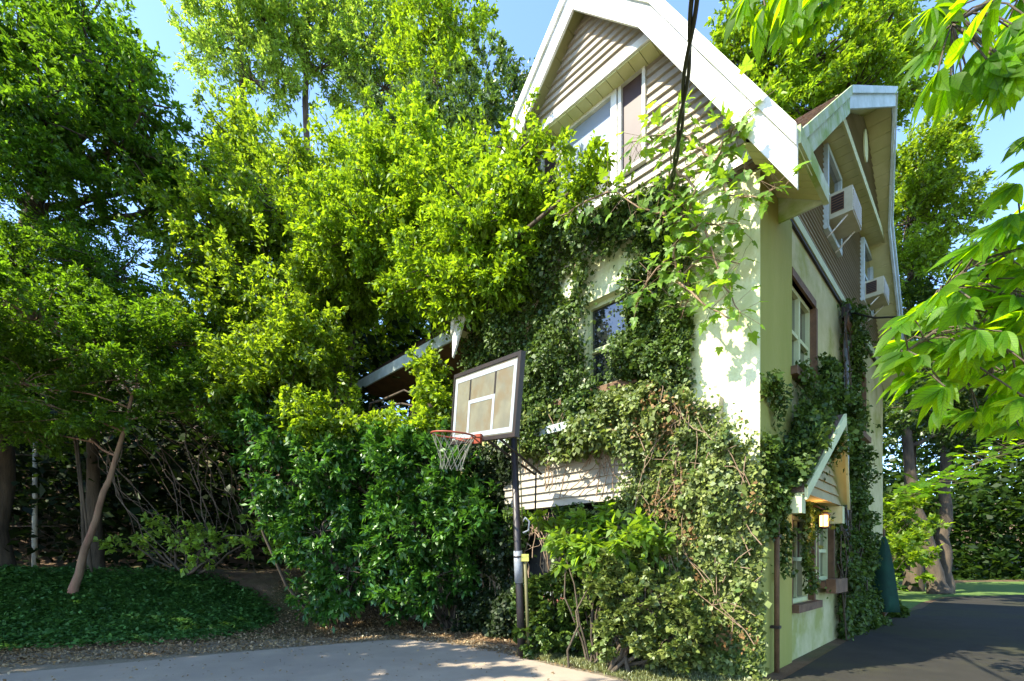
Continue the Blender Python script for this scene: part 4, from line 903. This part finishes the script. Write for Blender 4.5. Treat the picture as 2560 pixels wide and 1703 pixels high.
# leaning small tree with layered sprays
lb = gp(180, 1492); lz = lb.y
tree('leaning_tree', 'small leaning tree with a tan trunk and layered feathery branches', 'tree', [tuple(lb - Vector((0, 0, .05))), tuple(W(215, 1370, lz)), tuple(W(262, 1230, lz)), tuple(W(300, 1110, lz)), tuple(W(330, 990, lz))], .068,
     [ell(200, 1050, lz - .3, 170, 30, 1.2), ell(60, 960, lz - .5, 160, 32, 1.2), ell(380, 960, lz, 150, 45, 1.2), ell(250, 880, lz, 230, 45, 1.4), ell(100, 800, lz - .4, 220, 50, 1.4), ell(420, 860, lz + .3, 130, 60, 1.2), ell(500, 1020, lz, 110, 40, .8), ell(60, 1080, lz + .4, 90, 22, .8)],
     330, 64000, .6, (.070, .030), L['dark'], M['barkr'], .22, .05, tw=18)
tree('hemlock_tree', 'feathery dark green tree at the left edge below the tall dark tree', 'tree', [(-9.8, 11.2, .8), (-9.8, 11.2, 4), (-9.6, 11.1, 8)], .16,
     [ell(120, 560, 9.6, 170, 80, 1.5), ell(60, 680, 9.2, 190, 75, 1.5), ell(280, 700, 9.6, 130, 80, 1.3), ell(180, 790, 9.4, 200, 60, 1.4), ell(330, 820, 9.5, 130, 70, 1.2), ell(-40, 880, 9, 180, 60, 1.4)],
     440, 84000, .7, (.068, .027), L['dark'], M['bark'], .25, .1, tw=18)
tree('maple_tree', 'tall dark spreading tree filling the top left corner', 'tree', [(-11.6, 10.6, .9), (-11.3, 10.6, 5), (-10.6, 10.5, 9), (-9.9, 10.4, 12)], .26,
     [ell(60, 120, 9.6, 180, 110, 1.6), ell(210, 60, 9.6, 120, 90, 1.4), ell(260, 190, 9.4, 140, 75, 1.4), ell(90, 300, 9.2, 190, 80, 1.6), ell(330, 250, 9.5, 110, 50, 1.2), ell(300, 370, 9.5, 150, 60, 1.3), ell(100, 440, 9.2, 180, 60, 1.4), ell(400, 420, 10, 90, 50, 1.1), ell(-80, 200, 9, 160, 160, 1.5), ell(400, 520, 10, 90, 60, 1)],
     480, 74000, .75, (.095, .045), L['dark'], M['bark'], .45, .1, tw=22, inner=.2)
# airy background trees
G1 = 'tall airy trees behind the left foliage'
for (x, y0, Z, rx, ry, lab, sd) in ((600, 90, 24, 130, 130, 'tall airy pale green tree, leftmost behind the mottled tree', 1), (770, 60, 25, 140, 150, 'tall airy tree with a forked dark trunk, second from the left behind', 2), (930, 110, 25, 130, 160, 'tall airy tree between the forked one and the bright one behind', 3), (1090, 130, 23, 120, 150, 'tall bright yellow-green tree nearest the gable behind', 4)):
    tb = ((x - 1280) / F * Z, Z, float(hgt((x - 1280) / F * Z, Z))); T = [tb, (tb[0] + .3, Z, 11), tuple(W(x + R.uniform(-20, 20), y0 + 190, Z)), tuple(W(x, y0, Z)), tuple(W(x + 10, y0 - 90, Z))]
    tree('airy_tree', lab, 'tree', T, .22, [ell(x, y0, Z, rx, ry * .6, 2.6), ell(x - 40, y0 - 100, Z, rx * .8, ry * .6, 2.4), ell(x + 30, y0 + 110, Z, rx * .9, ry * .35, 2.4), ell(x + 60, y0 - 40, Z, rx * .7, ry * .7, 2.2), ell(x - 60, y0 + 40, Z, rx * .7, ry * .6, 2.2)],
         220, 21000, 1.1, (.18, .075), L['airy'] if sd != 4 else L['bright'], M['bark'], 1.3, 0, G1, tw=20, up=.9)
tree('oak_tree', 'grey-green tree directly beside the left rake of the gable', 'tree', [(-1.6, 19, float(hgt(-1.6, 19))), (-1.7, 19, 8), (-1.2, 19, 15)], .25,
     [ell(1230, 300, 18, 100, 110, 2), ell(1200, 430, 17, 110, 110, 2), ell(1130, 360, 18, 100, 100, 2), ell(990, 330, 19, 110, 90, 2), ell(1290, 200, 19, 50, 50, 1)], 190, 30000, 1.0, (.15, .07), L['forest'], M['bark'], .8)
tree('oak_tree', 'dark green tree rising behind the low wing roof', 'tree', [(-3.2, 15.5, float(hgt(-3.2, 15.5))), (-3.2, 15.5, 5), (-3.1, 15.4, 9)], .2,
     [ell(1000, 780, 14.5, 130, 100, 1.8), ell(900, 850, 14.5, 130, 90, 1.8), ell(1060, 640, 14, 120, 110, 1.8), ell(930, 700, 14.5, 120, 100, 1.8)], 220, 34000, 1.0, (.13, .065), L['mid'], M['bark'], .8, .1, inner=.2)
# right background
tree('locust_tree', 'yellow-green feathery tree rising behind the roof peak on the right', 'tree', [(9.5, 18, 0), (9.5, 18, 8), (9, 17.5, 15)], .28,
     [ell(1900, 170, 14, 150, 90, 1.8), ell(2040, 150, 14, 150, 110, 1.8), ell(2180, 110, 14, 110, 90, 1.6), ell(1960, 280, 14, 150, 80, 1.6), ell(2130, 250, 14, 140, 70, 1.6), ell(1840, 120, 14, 80, 80, 1.4), ell(2220, 250, 14.5, 60, 90, 1.4), ell(2170, 30, 14, 60, 60, 1.2), ell(1900, 330, 14, 90, 50, 1.2)],
     420, 56000, .9, (.13, .055), L['bright'], M['bark'], .6, .1, tw=20)
tree('locust_tree', 'green feathery tree to the right of the side gable', 'tree', [(16, 19, 0), (15.9, 19, 6), (15.6, 18.7, 13)], .25,
     [ell(2290, 440, 17, 90, 90, 1.8), ell(2340, 560, 17, 90, 90, 1.8), ell(2290, 680, 17, 90, 80, 1.8), ell(2350, 390, 17, 50, 70, 1.4), ell(2270, 560, 17, 60, 110, 1.5)], 240, 36000, .9, (.14, .06), L['mid'], M['bark'], .6, .1, tw=20)
for (px, pz, Z, lean, lab) in ((2345, 1490, 17.5, -60, 'dark leaning trunk tree at the lawn edge by the driveway, left one of the pair'), (2358, 1488, 17.9, 5, 'dark upright trunk tree at the lawn edge by the driveway, right one of the pair')):
    b0 = W(px, 1490, Z); b0.z = 0; T = [tuple(b0), tuple(W(px + lean * .35, 1380, Z)), tuple(W(px + lean * 1.0, 1230, Z)), tuple(W(px + lean * 1.5, 1000, Z)), tuple(W(px + lean * 1.7, 800, Z))]
    tree('shade_tree', lab, 'tree', T, .26, [ell(px + lean * 1.5, 950, Z, 150, 130, 2.5), ell(px + 120, 1060, Z, 130, 90, 2.5), ell(px - 40, 800, Z, 120, 100, 2.2), ell(px + 130, 880, Z + 1, 130, 110, 2)], 170, 24000, 1.1, (.15, .075), L['forest'], M['bark'], .5, .1)
# woodland masses that close the view
def mass(name, label, boxes, n, lf, m, cat='woodland'):
    Ps = []
    for (x0, x1, y0, y1, z0, z1, wgt) in boxes:
        k = int(n * wgt); c = np.array((x0, y0, z0)) + (np.array((x1, y1, z1)) - np.array((x0, y0, z0))) * G.random((max(20, k // 140), 3)); i = G.integers(0, len(c), k)
        Ps.append(c[i] + G.normal(size=(k, 3)) * np.array((1.5, 1.3, 1.0)))
    P = np.concatenate(Ps); k = len(P); P[:, 2] = np.maximum(P[:, 2], .05); D = G.normal(size=(k, 3)); D[:, 2] = D[:, 2] * .4 - .2; N = np.array((0, 0, 1.)) + G.normal(size=(k, 3)) * .7
    o = leaves(name, P, D, N, lf[0], lf[1], m, None, 'stuff'); tag(o, label, cat)
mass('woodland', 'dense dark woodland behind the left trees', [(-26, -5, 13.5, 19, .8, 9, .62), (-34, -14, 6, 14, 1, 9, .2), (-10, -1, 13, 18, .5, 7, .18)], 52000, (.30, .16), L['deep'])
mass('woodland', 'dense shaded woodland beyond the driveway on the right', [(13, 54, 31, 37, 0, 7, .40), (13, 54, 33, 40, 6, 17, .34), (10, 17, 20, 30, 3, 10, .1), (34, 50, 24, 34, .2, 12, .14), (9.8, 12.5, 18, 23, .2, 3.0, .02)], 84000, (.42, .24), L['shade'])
tree('shade_tree', 'canopy tree added to shade the driveway on the right', 'tree', [(13.8, 8.5, 0), (13.7, 8.6, 4), (13.2, 9, 8)], .25,
     [ell(2480, 880, 10.5, 160, 90, 1.8), ell(2380, 1010, 13, 120, 70, 1.8), ell(2520, 1040, 12, 110, 70, 1.8), ell(2600, 760, 9, 120, 120, 1.8), ell(2300, 900, 13.5, 60, 60, 1.4)], 200, 30000, .8, (.11, .06), L['forest'], M['bark'], .5, .1)  # canopy added to darken the driveway; also fills the foliage behind
# undergrowth sprigs beside the far wall
shrub('undergrowth_bush', 'light green undergrowth bush beyond the far house corner', (10.3, 15.3, 0), [ell(2240, 1400, 15, 60, 70, 1), ell(2260, 1300, 15.5, 50, 60, 1)], 60, 5000, .7, (.15, .09), L['mid'], .5)
shrub('undergrowth_bush', 'low dark bush at the foot of the far house corner', (8.2, 10.9, 0), [ell(2190, 1540, 10.6, 50, 50, .5), ell(2130, 1560, 9.0, 40, 40, .4)], 50, 5000, .3, (.08, .05), L['ivyd'], .7)
# off-frame trees whose shade falls on the pavement and the left bank
tree('maple_tree', 'large tree left of the camera shading the pavement', 'tree', [(-10.5, 2.2, 0), (-10.4, 2.3, 3), (-10, 2.5, 7)], .3,
     [(np.array(c), np.array(r)) for c, r in (((-9.5, 3.0, 6.4), (3.2, 2.6, 1.8)), ((-7.6, 3.4, 6.2), (2.2, 2.2, 1.5)), ((-11.5, 5.2, 6.5), (2.6, 2.4, 2.0)), ((-9.6, 1.0, 6.5), (2.8, 2.2, 1.8)), ((-12.5, 2.0, 8.5), (3, 3, 2.2)), ((-7.0, 1.6, 5.8), (1.8, 1.8, 1.2)))], 300, 26000, 1.0, (.22, .13), L['dark'], M['bark'], .6)
tree('maple_tree', 'tree farther left shading the bank and ground cover', 'tree', [(-14.5, 6.8, .9), (-14.3, 6.9, 4), (-14, 7, 8)], .3,
     [(np.array(c), np.array(r)) for c, r in (((-13.6, 7.4, 7.0), (3.0, 2.6, 2.2)), ((-12.2, 5.6, 5.6), (2.2, 2.0, 1.8)), ((-15.5, 9.5, 8), (3, 3, 2.6)), ((-12.5, 8.6, 4.6), (2, 2, 1.5)))], 200, 18000, 1.0, (.22, .13), L['dark'], M['bark'], .6)
tree('shade_tree', 'tree right of the camera carrying the near branches, crown extended to shade the driveway', 'tree', [(6.2, -1.0, 0), (6.0, -.8, 3), (5.6, -.5, 7)], .3,
     [(np.array(c), np.array(r)) for c, r in (((5.6, -1.2, 6.6), (2.6, 2.6, 1.6)), ((8, 2.6, 7.2), (2.4, 2.4, 1.6)), ((9.5, 6.0, 7.4), (2.0, 2.2, 1.4)), ((8.6, 5.0, 5.5), (1.8, 1.6, .8)), ((10.6, 7.8, 5.6), (2.0, 1.8, .8)), ((12.4, 11, 6.2), (1.8, 1.8, .8)))], 130, 16000, 1.0, (.22, .12), L['mid'], M['bark'], .6)  # crown lobes over the driveway are added to block sky light there

# ------------------------------------------------------------------ bank details
def cover():
    px = G.random(48000) * 760 - 60; py = 1425 + G.random(48000) * 205
    P = march(px, py)
    pol = [(-60, 1632), (0, 1622), (150, 1612), (326, 1606), (520, 1592), (640, 1576), (682, 1556), (680, 1535), (640, 1500), (590, 1470), (500, 1450), (420, 1440), (0, 1436), (-60, 1436)]
    q = np.column_stack([px, py]) + G.normal(size=(len(px), 2)) * 7; P = P[inpoly(q, pol)]
    # weight by area: thin out where the rays bunch up
    P = P + G.normal(size=P.shape) * np.array((.03, .05, 0)); P[:, 2] = hgt(P[:, 0], P[:, 1])
    k = len(P); nz = fbm(P[:, 0], P[:, 1], 3, 77); hh = (.06 + .10 * np.clip(.5 + nz, 0, 1)); 
    Q = np.repeat(P, 2, 0); h2 = np.repeat(hh, 2); Q[:, 2] += h2 * (.3 + .7 * G.random(len(Q))); D = G.normal(size=Q.shape); D[:, 2] = G.normal(size=len(Q)) * .25 + .05
    N = np.array((0, 0, 1.)) + G.normal(size=Q.shape) * .35
    o = leaves('ground_cover', Q, D, N, .065, .042, L['cover'], None, 'stuff'); tag(o, 'low dark green leafy ground cover on the bank beside the pavement', 'ground cover')
cover()
fe = empty('wire_fence', gp(86, 1424), 'pale round post with thin horizontal rails in the dark undergrowth', 'fence'); fo = Vector(fe.location); fz = fo.y
MB().tube([W(86, 1424, fz) - fo - Vector((0, 0, .1)), W(87, 1300, fz) - fo, W(88, 1090, fz) - fo], [.065, .06, .05], 10).build('post', M['post'], fe)
MB().tube([W(-260, 1400, fz + 1.5) - fo, W(-255, 1100, fz + 1.5) - fo], .05, 8).build('post', M['post'], fe)
for (y0, y1) in ((1128, 1150), (1172, 1180), (1243, 1248), (1315, 1316)):
    MB().tube([W(-260, y0, fz + 1.4) - fo, W(-80, y0 + 2, fz + .7) - fo, W(90, (y0 + y1) / 2, fz - .03) - fo, W(230, y1, fz + .8) - fo], [.017, .015, .013, .008], 5).build('rail', M['twig'], fe)
tg = MB()
for i in range(260):
    px, py, Z = R.uniform(-20, 720), R.uniform(1000, 1400), R.uniform(fz + .35, fz + 3.2); p = W(px, py, Z); th = R.uniform(-.6, math.pi * .9); pts = [p]
    st = R.uniform(.12, .26)
    for k in range(R.randint(5, 11)):
        p = p + Vector((math.cos(th) * st, R.gauss(0, .05), math.sin(th) * st)); th += R.gauss(-.08, .32); pts.append(p.copy())
    r0 = R.choice((.004, .005, .007, .013)); tg.tube(pts, [r0 * (1 - .7 * k / len(pts)) for k in range(len(pts))], 4, caps=False)
for i in range(26):  # longer arching stems, mostly at right, reaching the ground
    x = R.uniform(380, 700); Z = R.uniform(9.2, 10.6); a = W(x - R.uniform(60, 260), R.uniform(1040, 1130), Z); b_ = W(x, R.uniform(1300, 1440), Z); limb(tg, a, b_, .012, .005, 9, .05, 5, .22)
o = tg.build('bare_branches', M['twig'], None, 'stuff'); tag(o, 'tangle of bare dry branches in the dark gap under the left trees', 'branches')
for (pts, r, lab) in (([(212, 1400), (205, 1250), (190, 1120), (176, 1040)], .035, 'thin dark sapling left of the leaning trunk'), ([(232, 1330), (205, 1220), (193, 1090)], .022, 'very thin sapling joining the sapling left of the leaning trunk')):
    Z = lz + .7; P = [W(x, y, Z) for x, y in pts]; P[0].z = float(hgt(P[0].x, P[0].y)) - .02
    tag(MB().tube(P, [r * (1 - .12 * i) for i in range(len(P))], 7).build('sapling', M['bark']), lab, 'sapling')
# brick pier in the recess, log above the pale plant
bp_ = empty('brick_pier', (0, 0, 0), 'low pinkish brick pier half hidden in the dark recess under the siding', 'pier'); bp_.matrix_world = HM
s0, zt_ = front(1385, 1400, -.0)
for r in range(9):
    for k in range(2):
        y0 = s0 - .26 + k * .25 + (.06 if r % 2 else 0); MB().box((-.10 + R.uniform(0, .01), y0, .06 + r * .075), (.0, y0 + .235, .06 + r * .075 + .062)).build('brick', M['brick'], bp_)
MB().box((-.12, s0 - .3, .06 + 9 * .075), (.02, s0 + .3, .78)).build('cap_stone', M['bluetrim'], bp_)
MB().box((-.085, s0 - .24, .0), (-.01, s0 + .28, .73)).build('mortar', M['gravel'], bp_)
tag(MB().tube([hpoint(-.25, *front(1500, 1342)), hpoint(-.28, *front(1545, 1338)), hpoint(-.3, *front(1590, 1330))], .022, 6).build('dead_branch', M['vine']), 'short pinkish dead branch lying in the ivy above the broad-leaved plant', 'branch')
